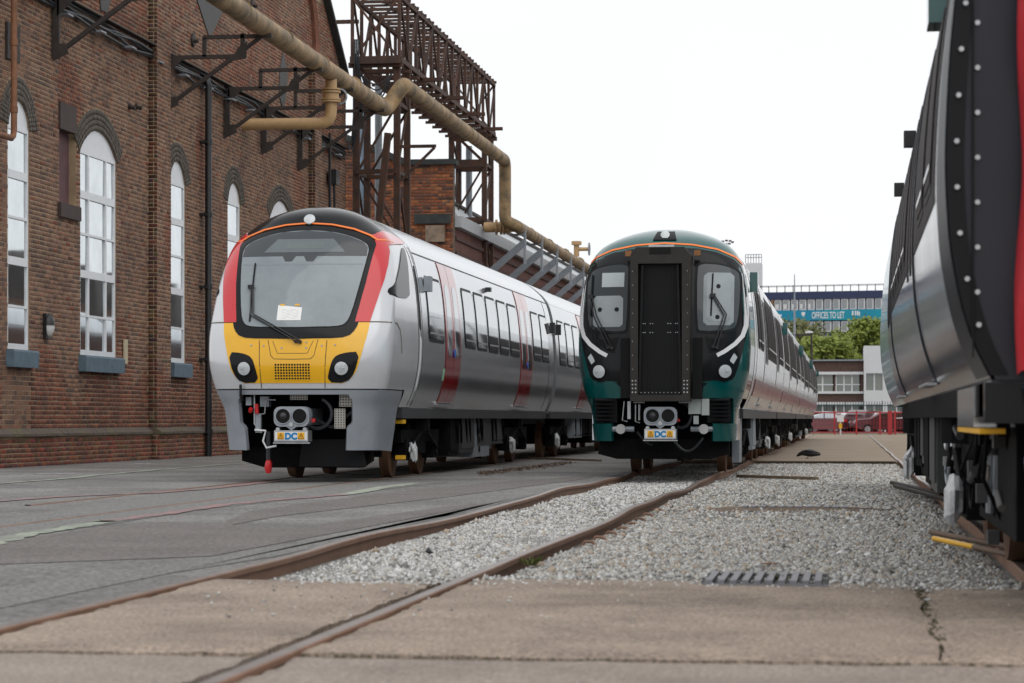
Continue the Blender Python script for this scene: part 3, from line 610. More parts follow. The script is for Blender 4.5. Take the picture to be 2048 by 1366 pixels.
by = onx(662, 170, PXX).y; br = thing('branch_pipe', 'cream branch pipe with flanged valve dropping from the ochre pipe into the hall', 'pipe', loc=(PXX, by, 9))
zb = onx(580, 243, -14.6).z
mb = MB(); a, b, c = (PXX, by, PZ), (PXX, by, zb), (-16.05, by-.1, zb); mb.tube([a]+elbow(a, b, c, .32)+[c], .155, 16); part(mb, 'pipe', m_cream, br, smooth=50)
for z in (9.62, 9.55, 9.36, 9.3): mb = MB(); mb.tube([(PXX, by, z), (PXX, by, z+.045)], .26, 16); part(mb, 'flange', m_cream, br, smooth=40)
mb = MB(); mb.tube([(PXX, by, 9.36), (PXX, by, 9.57)], .21, 14); part(mb, 'valve_body', m_cream, br, smooth=40)
mb = MB(); mb.tube([(PXX+.2*math.cos(t)+.22, by, 9.45+.2*math.sin(t)) for t in np.linspace(-1.7, 1.7, 12)], .025, 6); part(mb, 'bypass_loop', m_galv, br, smooth=50)
# flanged branch and hand wheel on the far low part of the pipe
mb = MB(); p = Vector((LX, DY+.6, LZ)); vb = thing('branch_valve', 'cream flanged valve joining the far low pipe beside the gantry tower', 'valve', loc=p)
mb.tube([p, p+Vector((-1.3, 0, 0))], .2, 12); part(mb, 'pipe', m_cream, vb, smooth=50)
for k in (.35, .5, .62, .8): mb = MB(); mb.tube([p+Vector((-k, 0, 0)), p+Vector((-k-.06, 0, 0))], .3, 14); part(mb, 'flange', m_cream, vb, smooth=40)
p = onx(1153, 516, LX); p.z = LZ+.2; hv = thing('hand_valve', 'small yellow valve with grey hand wheel on top of the far pipe', 'valve', loc=p)
mb = MB(); mb.tube([p, p+Vector((0, 0, .55))], .13, 10); mb.tube([p+Vector((0, 0, .55)), p+Vector((0, 0, .72))], .24, 10); mb.tube([p+Vector((0, 0, .35)), p+Vector((.55, 0, .35))], .09, 8); part(mb, 'valve_body', m_cream, hv, smooth=40)
mb = MB(); c = p+Vector((.6, 0, .35)); mb.tube([c+Vector((0, .28*math.cos(t), .28*math.sin(t))) for t in np.linspace(0, 2*math.pi, 17)], .035, 6); mb.beam(c+Vector((0, -.28, 0)), c+Vector((0, .28, 0)), .04, .04); part(mb, 'hand_wheel', m_galv, hv, smooth=40)

# ------------------------------------------------------------------ rusty gantry
GXL, GXR, GY0, GY1, GZ0, GZ1 = -15.72, -14.2, 75.6, 96.2, 12.35, 14.35
gan = thing('steel_gantry', 'rusty lattice steel gantry bridge standing on two braced towers', 'gantry', loc=(-15, GY0, 0))
def gb(nm, a, b, w_=.1, h=.1, par=gan, m=m_rust): mb = MB(); mb.beam(a, b, w_, h); return part(mb, nm, m, par)
for x in (GXL, GXR):
    for z in (GZ0, GZ1): gb('chord', (x, GY0, z), (x, GY1, z), .16 if z == GZ0 else .13, .16 if z == GZ0 else .12)
NB = 14; yy = [GY0+(GY1-GY0)*i/NB for i in range(NB+1)]
for i, y in enumerate(yy):
    for x in (GXL, GXR): gb('vertical', (x, y, GZ0), (x, y, GZ1), .1, .1)
    gb('top_cross_beam', (GXL-.1, y, GZ1+.11), (GXR+.1, y, GZ1+.11), .1, .1)
    gb('floor_beam', (GXL-.12, y, GZ0-.16), (GXR+.12, y, GZ0-.16), .12, .16)
    if i < NB:
        for x in (GXL, GXR):
            if i % 2: gb('diagonal', (x+.03, y, GZ0), (x+.03, yy[i+1], GZ1), .07, .07)
            else: gb('diagonal', (x+.03, y, GZ1), (x+.03, yy[i+1], GZ0), .07, .07)
        gb('top_lacing', (GXL, y, GZ1+.17), (GXR, yy[i+1], GZ1+.17), .05, .05)
        gb('top_cross_beam', (GXL-.1, (y+yy[i+1])/2, GZ1+.11), (GXR+.1, (y+yy[i+1])/2, GZ1+.11), .07, .08)
        gb('floor_joist', (GXL-.1, (y+yy[i+1])/2, GZ0-.28), (GXR+.2, (y+yy[i+1])/2, GZ0-.28), .1, .1)
for y in (GY0, GY1):
    gb('end_diagonal', (GXL, y, GZ0), (GXR, y, GZ1), .07, .07); gb('end_diagonal', (GXL, y-.05, GZ1), (GXR, y-.05, GZ0), .07, .07)
    gb('end_beam', (GXL-.05, y-.1, GZ0-.02), (GXR+.05, y-.1, GZ0-.02), .16, .24)
for y in np.arange(GY0+4, GY1, 4.6): gb('bracket_arm', (GXR-.1, y, GZ0-.1), (GXR+.75, y, GZ0-.1), .2, .12)
gb('tie_beam', (WX-1, GY0+1, 13.75), (GXL, GY0+1, 13.75), .1, .12)
def tower(y0, y1, zt, side):
    lg = []
    for x in (GXL+.1, GXR-.1):
        for y in (y0, y1): lg.append(gb('tower_leg', (x, y, -.05), (x, y, zt), .2, .18))
    for i, z in enumerate((2.2, 4.4, 6.6, 8.8, 11.0)):
        for y in (y0, y1):
            gb('tower_tie', (GXL+.1, y-.12, z), (GXR-.1, y-.12, z), .12, .14 if i % 2 else .3)
            a, b = ((GXL+.1, GXR-.1) if i % 2 else (GXR-.1, GXL+.1)); gb('tower_brace', (a, y+.12, z), (b, y+.12, min(zt, z+2.2)), .08, .07)
        for x in (GXL+.1, GXR-.1):
            gb('tower_tie', (x, y0, z), (x, y1, z), .1, .12); gb('tower_brace', (x, y0 if i % 2 else y1, z), (x, y1 if i % 2 else y0, min(zt, z+2.2)), .07, .07)
tower(GY0+.15, GY0+1.9, GZ0-.1, 0); tower(GY1-1.9, GY1-.15, GZ0-.1, 1)
gb('raking_strut', (GXR-.75, GY0-.6, 5.2), (GXR-.25, GY0-.6, PZ-.2), .2, .2); gb('side_arm', (GXR-.1, GY0+.2, 9.6), (GXR+1.15, GY0+.2, 9.6), .08, .1); gb('side_strut', (GXR, GY0+.2, 8.5), (GXR+1.1, GY0+.2, 9.55), .08, .08)
for a in ((725, GY0+2.6, m_bluepipe, .13, 'pale blue duct rising inside the tower next to the brick hall'), (757, GY0+2.9, m_galv, .12, 'grey conduit rising inside the tower next to the brick hall'),
          (917, GY1+.5, m_bluepipe, .13, 'pale blue duct inside the far gantry tower'), (938, GY1+.8, m_galv, .13, 'grey conduit with blue foot inside the far gantry tower')):
    p = ony(a[0], 400, a[1]); mb = MB(); mb.tube([(p.x, p.y, 0), (p.x, p.y, 12)], a[3], 10); solo(mb, 'conduit', a[2], a[4], 'pipe', 'ducts in the gantry towers', smooth=50)
mb = MB()
for k in range(3):
    x = GXL+.1+.06*k; q = [(x, GY0-.1, 13.0), (x+.02, GY0-.2, 12.3), (x+.15*math.sin(k), GY0-.12, 11), (x-.1-.05*k, GY0-.1, 9.8-.2*k), (WX+.15, GY0-.4, 9.4)]
    mb.tube([Vector(q[i]).lerp(Vector(q[i+1]), t) for i in range(4) for t in (0, .33, .66)], .03, 5)
for k in range(4):
    mb.tube([(GXL+.3+(GXR-GXL-.5)*t, GY0-.15, 11.9-.9*math.sin(math.pi*t)*(.4+.2*k)) for t in np.linspace(0, 1, 9)], .025, 5)
solo(mb, 'cable_bundle', m_cable, 'tangle of black cables hanging on the gantry tower', 'cable', smooth=50)
p = onx(668, 355, WX+.2); jb = thing('junction_box', 'black junction box with conduits on the end of the brick hall', 'box', loc=(p.x, p.y, p.z)); mb = MB(); mb.cbox((p.x, p.y, p.z), (.25, .5, .45)); part(mb, 'box', m_black, jb)
mb = MB(); mb.tube([(p.x, p.y-.6, p.z+1.3), (p.x, p.y-.6, p.z-1.6)], .05, 6); mb.tube([(p.x, p.y, p.z), (p.x, p.y+.2, p.z-2.2), (p.x, p.y-.6, p.z-3)], .04, 6); part(mb, 'conduit', m_black, jb)

# ------------------------------------------------------------------ orange brick gable and the long low range behind it
OY = 87.; ORX = ony(906, 400, OY).x
ob = thing('orange_brick_building', 'orange brick gable with black coping behind the rusty gantry tower', 'building', loc=(ORX-2, OY, 0))
ZF = ony(850, 330, OY).z; XK = ony(812, 330, OY).x; XLe = -22.; ZL = ZF+(XK-XLe)*.42
mb = MB(); mb.prism([(XLe, -.1), (ORX, -.1), (ORX, ZF), (XK, ZF), (XLe, ZL)], lambda p, y: (p[0], y, p[1]), OY, OY+.45); part(mb, 'wall', m_mortard, ob)
def orcol(u, v):
    c = random.choice(ORC); k = random.uniform(.75, 1.2); d = math.sin(u*1.9+v)+math.sin(v*1.3-u*.7)
    if d > .75: c = random.choice(ORC[2:3]+ORC[4:])
    return tuple(x*k for x in c)
P, C, _ = bricks(XLe, ORX, 4., ZL, lambda u, v, o: (u, OY-o, v), lambda u, v: v > ZF-.05+max(0, XK-u)*.42, L=.29, Hc=.117, col=orcol, jit=.004, joint=.02)
bw2 = npmesh('brickwork', [brick_chunk(P, C)], m_brick, ob, kind='stuff'); bw2.matrix_parent_inverse = Matrix.Translation(-ob.location)
mb = MB(); mb.box(XK-.02, ORX+.12, OY-.16, OY+.55, ZF, ZF+.2); mb.beam((XK+.05, OY+.2, ZF+.09), (XLe, OY+.2, ZL+.13), .72, .22); part(mb, 'coping', m_coping, ob)
a = ony(830, 440, OY); b = ony(905, 440, OY); mb = MB(); mb.box(a.x, b.x-.05, OY-.2, OY-.03, a.z-.15, a.z+.2); part(mb, 'dark_lintel', m_coping, ob)
a = ony(852, 465, OY); b = ony(890, 465, OY); mb = MB(); mb.box(a.x, b.x, OY-.15, OY-.03, a.z-.35, a.z+.25); part(mb, 'stone_block', m_stone, ob)
a = ony(800, 385, OY); mb = MB(); mb.box(a.x-.15, a.x+.15, OY-.05, OY-.025, a.z-.2, a.z+.2); part(mb, 'dark_brick_patch', mat('sooty_brick', (.06, .035, .03), .9, var=.3), ob)
LWX = ORX-.02; lr = thing('low_workshop', 'long low dark red brick workshop with white fascia gutter', 'building', loc=(LWX, 100, 0))
GZ = onx(1100, 530, LWX).z
mb = MB(); mb.box(LWX-8, LWX, OY+.5, 150, -.1, GZ-.4); part(mb, 'wall', mat('dark_red_brick_wall', (.12, .045, .032), .9, var=.35, scale=2.2, bump=.3, bscale=12, dirt=.6), lr)
for z in np.arange(4.2, GZ-.5, .55): mb = MB(); mb.box(LWX, LWX+.06, OY+.6, 150, z, z+.14); part(mb, 'string_course', mat('dark_course', (.075, .035, .028), .9, var=.3, scale=3), lr)
mb = MB(); mb.prism([(LWX-.1, GZ-.4), (LWX+.22, GZ-.4), (LWX+.3, GZ), (LWX-.1, GZ)], lambda p, y: (p[0], y, p[1]), OY+.5, 150); part(mb, 'gutter', mat('pale_gutter', (.5, .52, .54), .5, var=.1), lr)
mb = MB(); mb.prism([(LWX-.6, GZ), (LWX-.5, GZ), (LWX-1.1, GZ+1.0), (LWX-1.2, GZ+1.0)], lambda p, y: (p[0], y, p[1]), 93, 150); part(mb, 'roof_panel', mat('pale_roof_sheet', (.52, .55, .57), .5, var=.08), lr)
mb = MB(); mb.box(LWX-1.3, LWX-1.0, 92.8, 150, GZ+1.0, GZ+1.1); part(mb, 'ridge', m_dsteel, lr)
for i, y in enumerate(np.arange(DY+1.2, 134, 5.2)):
    o = thing('pipe_support', 'grey raking strut with hanger holding the pipe off the low workshop', 'bracket', 'grey pipe supports along the low workshop', loc=(LWX, y, 6))
    mb = MB(); mb.beam((LWX+.05, y, 6.3), (LX+.2, y, LZ-.55), .1, .26); part(mb, 'strut', m_galv, o)
    mb = MB(); mb.beam((LX+.2, y, LZ-1.4), (LX+.2, y, LZ+.1), .09, .14); part(mb, 'hanger', m_galv, o)
    mb = MB(); mb.beam((LX+.2, y-.05, LZ-.26), (LX-.3, y-.05, LZ-.26), .1, .08); part(mb, 'cradle', m_galv, o)

# ------------------------------------------------------------------ trains
HWLOW = [(.3, 1.1), (.8, 1.14), (1.1, 1.18), (1.25, 1.25), (1.5, 1.325), (1.8, 1.372), (2.1, 1.385), (2.5, 1.37), (2.9, 1.335), (3.2, 1.29)]
HW_L = smoothtab(HWLOW+[(3.4, 1.24), (3.55, 1.18), (3.7, 1.07), (3.83, .93), (3.97, .73), (4.08, .5), (4.15, .25), (4.18, .002)], 600)
HW_M = smoothtab(HWLOW+[(3.4, 1.238), (3.55, 1.17), (3.73, 1.02), (3.83, .86), (3.92, .67), (4.01, .38), (4.05, .2), (4.07, .002)], 600)
HW, ZTOP = HW_L, 4.18
RKL = smoothtab([(.3, .2), (1.0, .12), (1.36, .06), (1.7, 0), (2.1, .06), (2.6, .28), (3.2, .62), (3.6, .92), (3.8, 1.1), (3.97, 1.26), (4.08, 1.5), (4.15, 1.9), (4.18, 2.5)], 400)
RKM = smoothtab([(.3, .12), (1.2, .03), (1.7, 0), (2.3, .05), (2.9, .16), (3.3, .3), (3.6, .5), (3.8, .7), (3.92, .95), (4.01, 1.3), (4.07, 2.0)], 400)
class Face:
    def __init__(s, cx, y0, rk, W, p, d=1): s.cx, s.y0, s.rk, s.W, s.p, s.d = cx, y0, rk, W, p, d
    def yf(s, x, z):
        q = min(abs(x)/max(HW(z), 1e-3), .9995); return s.rk(z)+s.W*(1-(1-q**s.p)**(1/s.p))
    def pt(s, x, z, off=0.):
        h = HW(z)
        if abs(x) > h*.9995:
            sg = 1 if x > 0 else -1; return (s.cx+sg*(h+off), s.y0+(s.rk(z)+s.W+abs(x)-h)*s.d, z)
        e = .01; y = s.yf(x, z)
        if off:
            gx = (s.yf(x+e, z)-s.yf(x-e, z))/(2*e); gz = (s.yf(x, z+e)-s.yf(x, z-e))/(2*e)
            gx = max(-6, min(6, gx)); gz = max(-6, min(6, gz)); n = Vector((gx, -1, gz)).normalized()
            return (s.cx+x+n.x*off, s.y0+(y+n.y*off)*s.d, z+n.z*off)
        return (s.cx+x, s.y0+y*s.d, z)
def cornerfn(F_, sgn):
    def fn(y, z, off=0.):
        v = y-F_.y0-F_.rk(z); h = HW(z)
        if v >= F_.W: return (F_.cx+sgn*(h+off), y, z)
        v = max(v, .002); u = 1-v/F_.W; q = max(0, 1-u**F_.p)**(1/F_.p); gx = (v/F_.W)
        return (F_.cx+sgn*(q*h+off*min(1, .35+gx)), y-off*(1-gx), z)
    return fn
def rowspan(poly, z):
    xs = []
    n = len(poly)
    for i in range(n):
        (x0, z0), (x1, z1) = poly[i], poly[(i+1) % n]
        if (z0 <= z <= z1) or (z1 <= z <= z0):
            if abs(z1-z0) < 1e-9: xs += [x0, x1]
            else: xs.append(x0+(x1-x0)*(z-z0)/(z1-z0))
    return (min(xs), max(xs)) if xs else None
def chaikin(p, n=2):
    for _ in range(n):
        q = []
        for i in range(len(p)):
            a, b = p[i], p[(i+1) % len(p)]; q += [(a[0]*.75+b[0]*.25, a[1]*.75+b[1]*.25), (a[0]*.25+b[0]*.75, a[1]*.25+b[1]*.75)]
        p = q
    return p
def patch(fn, poly, off, rim=.03, nz=22, nx=14, rnd=2, mb=None, m=0):
    if rnd: poly = chaikin(poly, rnd)
    mb = mb or MB(); zs_ = [p[1] for p in poly]; z0, z1 = min(zs_)+1e-4, max(zs_)-1e-4; rows = []
    ts = [.5-.5*math.cos(math.pi*(.02+.96*i/nz)) if rnd else i/nz for i in range(nz+1)]
    for t in [0]+ts[1:-1]+[1]:
        z = z0+(z1-z0)*t; sp = rowspan(poly, z)
        if sp is None: continue
        rows.append([(sp[0]+(sp[1]-sp[0])*j/nx, z) for j in range(nx+1)])
    top = [[fn(x, z, off) for x, z in r] for r in rows]
    mb.grid(top, m, flip=fn.__dict__.get('flip', False) if hasattr(fn, '__dict__') else False)
    loop = [r[0] for r in rows][::-1]+rows[0][1:]+[r[-1] for r in rows][1:]+rows[-1][::-1][1:-1]
    n = len(loop); mb.add([fn(x, z, off) for x, z in loop]+[fn(x, z, off-rim) for x, z in loop], [(i, (i+1) % n, n+(i+1) % n, n+i) for i in range(n)], m)
    return mb
def ribbon(fn, pts, width, off, mb=None, rim=.02, m=0, sub=6):
    mb = mb or MB(); d = []
    for i in range(len(pts)-1):
        for k in range(sub): t = k/sub; d.append((pts[i][0]+(pts[i+1][0]-pts[i][0])*t, pts[i][1]+(pts[i+1][1]-pts[i][1])*t))
    d.append(pts[-1]); L = []; R = []
    for i, p in enumerate(d):
        a, b = d[max(0, i-1)], d[min(len(d)-1, i+1)]; tx, tz = b[0]-a[0], b[1]-a[1]; l_ = math.hypot(tx, tz) or 1; nx_, nz_ = -tz/l_*width/2, tx/l_*width/2
        L.append((p[0]+nx_, p[1]+nz_)); R.append((p[0]-nx_, p[1]-nz_))
    T = lambda q, o: [fn(x, z, o) for x, z in q]
    mb.grid([T(L, off-rim), T(L, off), T(R, off), T(R, off-rim)], m); return mb
def mirror(poly): return [(-x, z) for x, z in poly]
def sym(half): return half+[(-x, z) for x, z in half[::-1] if abs(x) > 1e-6]
def shell(face, zlo, y1, mats, parent, name='cab_shell', split=99):
    zs_ = list(np.linspace(zlo, 3.4, 30))+list(3.4+(ZTOP-3.4)*np.sin(np.linspace(.06, 1, 26)*math.pi/2)); qs = np.sin(np.linspace(-1, 1, 45)*math.pi/2)
    if split < 9: zs_ = sorted(zs_+[split])
    mb = MB(); rows = [[face.pt(q*HW(z)*.999, z) for q in qs] for z in zs_]; mb.grid(rows)
    for sgn, idx in ((-1, 0), (1, -1)):
        mb.grid([[rows[i][idx], (face.cx+sgn*HW(z), y1, z)] for i, z in enumerate(zs_)], 0, flip=sgn < 0)
    mb.m = [1 if min(mb.v[i][2] for i in fc) > split-.001 else 0 for fc in mb.f]
    return part(mb, name, mats, parent, smooth=50)
def sidefn(cx, sgn):
    def f(y, z, off=0.):
        e = .02; g_ = (HW(z+e)-HW(z-e))/(2*e); g_ = max(-4, min(4, g_)); l_ = math.sqrt(1+g_*g_)
        return (cx+sgn*(HW(z)+off/l_), y, z-off*g_/l_)
    return f
def rrect(y0, y1, z0, z1, r):
    P = []
    for cy, cz, a0 in ((y1-r, z0+r, -90), (y1-r, z1-r, 0), (y0+r, z1-r, 90), (y0+r, z0+r, 180)):
        for k in range(4): a = math.radians(a0+30*k); P.append((cy+r*math.cos(a), cz+r*math.sin(a)))
    return P
def carbody(cx, y0, y1, m, parent, caps=(1, 1), name='carriage_body', zlo=1.1):
    zs_ = list(np.linspace(zlo, 3.4, 24))+list(3.4+(ZTOP-3.4)*np.sin(np.linspace(.06, 1, 18)*math.pi/2)); mb = MB()
    prof = [(-HW(z), z) for z in zs_]+[(HW(z), z) for z in zs_[::-1]]
    mb.grid([[(cx+x, y0, z) for x, z in prof], [(cx+x, y1, z) for x, z in prof]])
    mb.box(cx-HW(zlo), cx+HW(zlo), y0, y1, zlo-.06, zlo)
    if caps[0]: mb.add([(cx+x, y0, z) for x, z in prof], [tuple(range(len(prof)))])
    if caps[1]: mb.add([(cx+x, y1, z) for x, z in prof], [tuple(range(len(prof)-1, -1, -1))])
    return part(mb, name, m, parent, smooth=40)
def side_items(cx, sgn, parent, doors=(), wins=(), dm=None, seams=(), wz=(2.15, 3.2), frame=True, dz=(1.2, 3.5), gm=None):
    gm = gm or m_tglass
    f = sidefn(cx, sgn)
    for (a, b) in wins:
        mb = patch(f, rrect(a, b, wz[0], wz[1], .09), .008, .02, 16, 4, 0); w_ = part(mb, 'window', m_gasket, parent, smooth=40)
        mb = patch(f, rrect(a+.05, b-.05, wz[0]+.05, wz[1]-.05, .06), .014, .01, 12, 3, 0); part(mb, 'pane', gm, w_, smooth=40)
        mb = MB(); ribbon(f, [(a+.06, wz[0]+.14), (b-.06, wz[0]+.14)], .03, .02, mb); part(mb, 'glazing_bar', m_silver, w_)
    for (a, b) in doors:
        mb = patch(f, rrect(a-.03, b+.03, dz[0]-.02, dz[1]+.03, .05), .004, .02, 24, 3, 0); fr = part(mb, 'door', m_gasket, parent, smooth=40)
        c = (a+b)/2
        for l0, l1 in ((a, c-.012), (c+.012, b)):
            mb = patch(f, [(l0, dz[0]), (l1, dz[0]), (l1, dz[1]), (l0, dz[1])], .012, .02, 24, 3, 0); part(mb, 'door_leaf', dm or m_silver, fr, smooth=40)
            mb = patch(f, rrect(l0+.16, l1-.16, 1.95, 3.15, .1), .017, .01, 14, 3, 0); part(mb, 'door_window', gm, fr, smooth=40)
        mb = MB(); p = f(c, 1.18, .03); mb.box(min(p[0]-.06, p[0]), max(p[0]+.02, p[0]), a-.1, b+.1, dz[0]-.045, dz[0]-.025); part(mb, 'door_step', m_alu, fr)
    for y in seams: mb = MB(); ribbon(f, [(y, 1.12), (y, 3.6)], .02, .004, mb, sub=30); part(mb, 'panel_seam', m_gasket, parent)
def wheel(parent, x, y, r=.42, m=m_wheel):
    mb = MB(); s_ = 1 if x > 0 else -1
    return mb
def bogie(cx, yc, parent, wraps=True, wb=2.5, wr=.8):
    mb = MB()
    for s_ in (-1, 1):
        mb.box(cx+s_*.98-.07, cx+s_*.98+.07, yc-1.75, yc+1.75, .55, .75); mb.box(cx+s_*.98-.06, cx+s_*.98+.06, yc-.5, yc+.5, .36, .6)
        mb.tube([(cx+s_*.95, yc, .75), (cx+s_*.95, yc, 1.05)], .25, 12)
        for k in (-1, 1):
            y = yc+k*wb/2; mb.box(cx+s_*.98-.1, cx+s_*.98+.1, y-.2, y+.2, .27, .6); mb.tube([(cx+s_*.95, y-.32*k, .5), (cx+s_*.95, y-.32*k, .85)], .1, 8)
            mb.tube([(cx+s_*1.1, y, .45), (cx+s_*1.1, yc+k*.3, .7)], .03, 6)
    mb.box(cx-.95, cx+.95, yc-.25, yc+.25, .5, .8); b = part(mb, 'bogie', m_under, parent)
    for k in (-1, 1):
        y = yc+k*wb/2
        for s_ in (-1, 1):
            m_ = MB(); x0 = cx+s_*.68; x1 = cx+s_*.82
            m_.tube([(x0, y, .42), (x0+s_*.03, y, .42)], [.455, .455], 28); m_.tube([(x0+s_*.03, y, .42), (x1, y, .42)], [.425, .415], 28); m_.tube([(x1, y, .42), (x1+s_*.005, y, .42)], [.36, .35], 24)
            w_ = part(m_, 'wheel', m_wheel, b, smooth=30)
            m_ = MB(); m_.tube([(cx+s_*.85, y, .42), (cx+s_*1.1, y, .42)], .12, 12); part(m_, 'axle_box', m_under, b, smooth=40)
            if wraps and k < 0:
                m_ = MB(); rows = []; N = 7
                for i in range(N+1):
                    ph = math.pi*(.08+.84*i/N); rows.append([(cx+s_*(1.14-.08*math.cos(ph)), y+wr*.13*math.sin(ph)*math.cos(t)*random.uniform(.5, 1.3), .44+wr*.15*math.sin(ph)*math.sin(t)*random.uniform(.5, 1.35)-.02*i*(math.sin(t) < -.4)) for t in np.linspace(0, 2*math.pi, 12)[:-1]])
                for r_ in rows: r_.append(r_[0])
                m_.grid(rows); m_.add(rows[-1][:-1], [tuple(range(11))]); part(m_, 'plastic_wrap', m_wrap, b, smooth=25)
        m_ = MB(); m_.tube([(cx-.8, y, .42), (cx+.8, y, .42)], .09, 10); part(m_, 'axle', m_under, b, smooth=40)
    return b
def underkit(cx, y0, y1, parent, seed, pal=None):
    rnd = random.Random(seed); y = y0
    while y < y1-.8:
        l_ = rnd.uniform(.9, 2.4); l_ = min(l_, y1-y); m = rnd.choice(pal or [m_under, m_equip, m_under, m_equip, m_under, m_galv])
        mb = MB(); z0 = rnd.uniform(.25, .5); mb.box(cx-1.12, cx+1.12, y, y+l_-.15, z0, 1.03); mb.box(cx+1.12, cx+1.14, y+.1, y+l_-.25, z0+.08, .95); mb.box(cx-1.14, cx-1.12, y+.1, y+l_-.25, z0+.08, .95)
        part(mb, 'equipment_fill_box', m, parent)
        for k in range(3):
            yy_ = y+rnd.uniform(.1, l_); mb = MB(); mb.tube([(cx+1.13, yy_, 1.03), (cx+1.16, yy_, .8), (cx+1.13, yy_+.2, .5)], .02, 5); part(mb, 'hose', m_under, parent)
        y += l_
def sole(cx, y0, y1, parent, m=m_equip):
    mb = MB()
    for s_ in (-1, 1): mb.box(cx+s_*1.16-.05, cx+s_*1.16+.05, y0, y1, .93, 1.09)
    part(mb, 'sole_bar', m, parent)
def coupler(F_, parent, zc, yo, gm):
    cx = F_.cx; y = F_.y0+yo; mb = MB()
    mb.prism(rrect(-.26, .26, zc-.145, zc+.145, .09)+[], lambda p, t: (cx+p[0], t, p[1]), y+.22, y); mb.prism([(-.08, zc-.14), (.08, zc-.14), (0, zc-.2)], lambda p, t: (cx+p[0], t, p[1]), y+.2, y+.001)
    mb.box(cx-.2, cx+.2, y+.2, y+1.2, zc-.12, zc+.12); cp = part(mb, 'coupler', gm, parent, smooth=30)
    for s_ in (-1, 1):
        mb = MB(); mb.tube([(cx+s_*.122, y-.004, zc+.005), (cx+s_*.122, y-.002, zc+.005)], .108, 24); part(mb, 'coupler_hole', m_gangd, cp, smooth=30)
        mb = MB(); rr_ = [.108, .118, .118, .108]; mb.tube([(cx+s_*.122, y-.003-.006*k, zc+.005) for k in range(2)], .004, 4)
        mb = MB(); mb.tube([(cx+s_*.122+.112*math.cos(t), y-.008, zc+.005+.112*math.sin(t)) for t in np.linspace(0, 2*math.pi, 25)], .009, 6); part(mb, 'coupler_ring', gm, cp, smooth=40)
    mb = MB(); mb.tube([(cx-.122, y-.006, zc+.01), (cx-.122, y-.05, zc+.01)], [.05, .012], 12); part(mb, 'coupler_cone', m_equip, cp, smooth=40)
    mb = MB(); mb.tube([(cx, y-.004, zc-.115), (cx, y-.03, zc-.115)], .032, 12); part(mb, 'pin', m_alu, cp, smooth=40)
    # electric head cover with its warning plate
    z0, z1 = zc-.36, zc-.2; mb = MB(); mb.box(cx-.25, cx+.25, y-.02, y+.25, z0, z1); mb.box(cx-.27, cx+.27, y+.0, y+.06, z0-.03, z0-.012)
    for s_ in (-1, 1): mb.tube([(cx+s_*.2, y-.01, z1+.015), (cx+s_*.2, y+.1, z1+.015)], .03, 10)
    ec = part(mb, 'electric_head', m_alu, cp, smooth=30)
    yp = y-.021; zc2 = (z0+z1)/2; h_ = .05
    mb = MB(); mb.box(cx-.235, cx+.235, yp-.003, yp, zc2-.056, zc2+.056); part(mb, 'warning_plate', m_wtape, cp)
    for s_ in (-1, 1): mb = MB(); mb.box(cx+s_*.15-.05, cx+s_*.15+.05, yp-.006, yp-.0032, zc2-h_, zc2+h_); part(mb, 'warning_square', mat('sign_amber', (.85, .42, .01), .5, var=.03), cp)
    mb = MB()
    for s_ in (-1, 1):
        X = cx+s_*.15; T_ = [(X-.042, zc2-.038), (X+.042, zc2-.038), (X, zc2+.04)]
        for i in range(3): a, b = T_[i], T_[(i+1) % 3]; mb.beam((a[0], yp-.0075, a[1]), (b[0], yp-.0075, b[1]), .004, .008, up=(0, 1, 0))
        mb.beam((X+.006, yp-.0075, zc2+.018), (X-.008, yp-.0075, zc2-.006), .003, .007, up=(0, 1, 0)); mb.beam((X-.008, yp-.0075, zc2-.006), (X+.009, yp-.0075, zc2-.006), .003, .006, up=(0, 1, 0)); mb.beam((X+.009, yp-.0075, zc2-.006), (X-.004, yp-.0075, zc2-.032), .003, .007, up=(0, 1, 0))
    part(mb, 'warning_triangle', m_black, cp)
    lettering('DC', .125, m_signblue, cp, (cx, yp-.005, zc2-.045), align='CENTER', offset=.0075)
    return cp
def perf(mb, x0, x1, y, z0, z1, m=0): mb.box(x0, x1, y, y+.01, z0, z1, m)
def pplate(parent, x0, x1, y, z0, z1):
    mb = MB(); mb.box(x0, x1, y, y+.01, z0, z1, 0)
    nx_ = max(2, int((x1-x0)/.035)); nz_ = max(2, int((z1-z0)/.035))
    for i in range(nx_):
        for j in range(nz_): cx_, cz_ = x0+(x1-x0)*(i+.5)/nx_, z0+(z1-z0)*(j+.5)/nz_; mb.box(cx_-.009, cx_+.009, y-.002, y-.0005, cz_-.009, cz_+.009, 1)
    part(mb, 'perforated_plate', [mat('cream_metal', (.42, .4, .36), .5, metal=.3, var=.1), m_gangd], parent)

# --- train with yellow nose
T1 = thing('yellow_nosed_train', 'white and silver electric train with yellow and red nose beside the brick hall', 'train', loc=(-8, 34.2, 0))
FL = Face(-8., 34.2, RKL, .6, 2.6); f = FL.pt; cx = -8.
shell(FL, 1.36, 37.2, [m_white, m_crown], T1, split=3.66)
carbody(cx, 37.2, 54.05, m_silver, T1, (0, 1))
crown = [(1.05, 3.46), (1.03, 3.58), (1.0, 3.7)]
cs = part(patch(f, sym(crown), .004, .01, 26, 26, 0), 'roof_crown', m_crown, T1, smooth=40)
RS = [(.88, 2.33), (1.085, 2.33), (1.15, 2.65), (1.21, 2.97), (1.225, 3.2), (1.21, 3.4), (1.155, 3.56), (1.07, 3.68), (.99, 3.70), (.985, 3.6), (1.03, 3.5), (.97, 2.9)]
for P_ in (RS, mirror(RS)): part(patch(f, P_, .014, .02, 44, 30, 0), 'red_panel', m_red, T1, smooth=40)
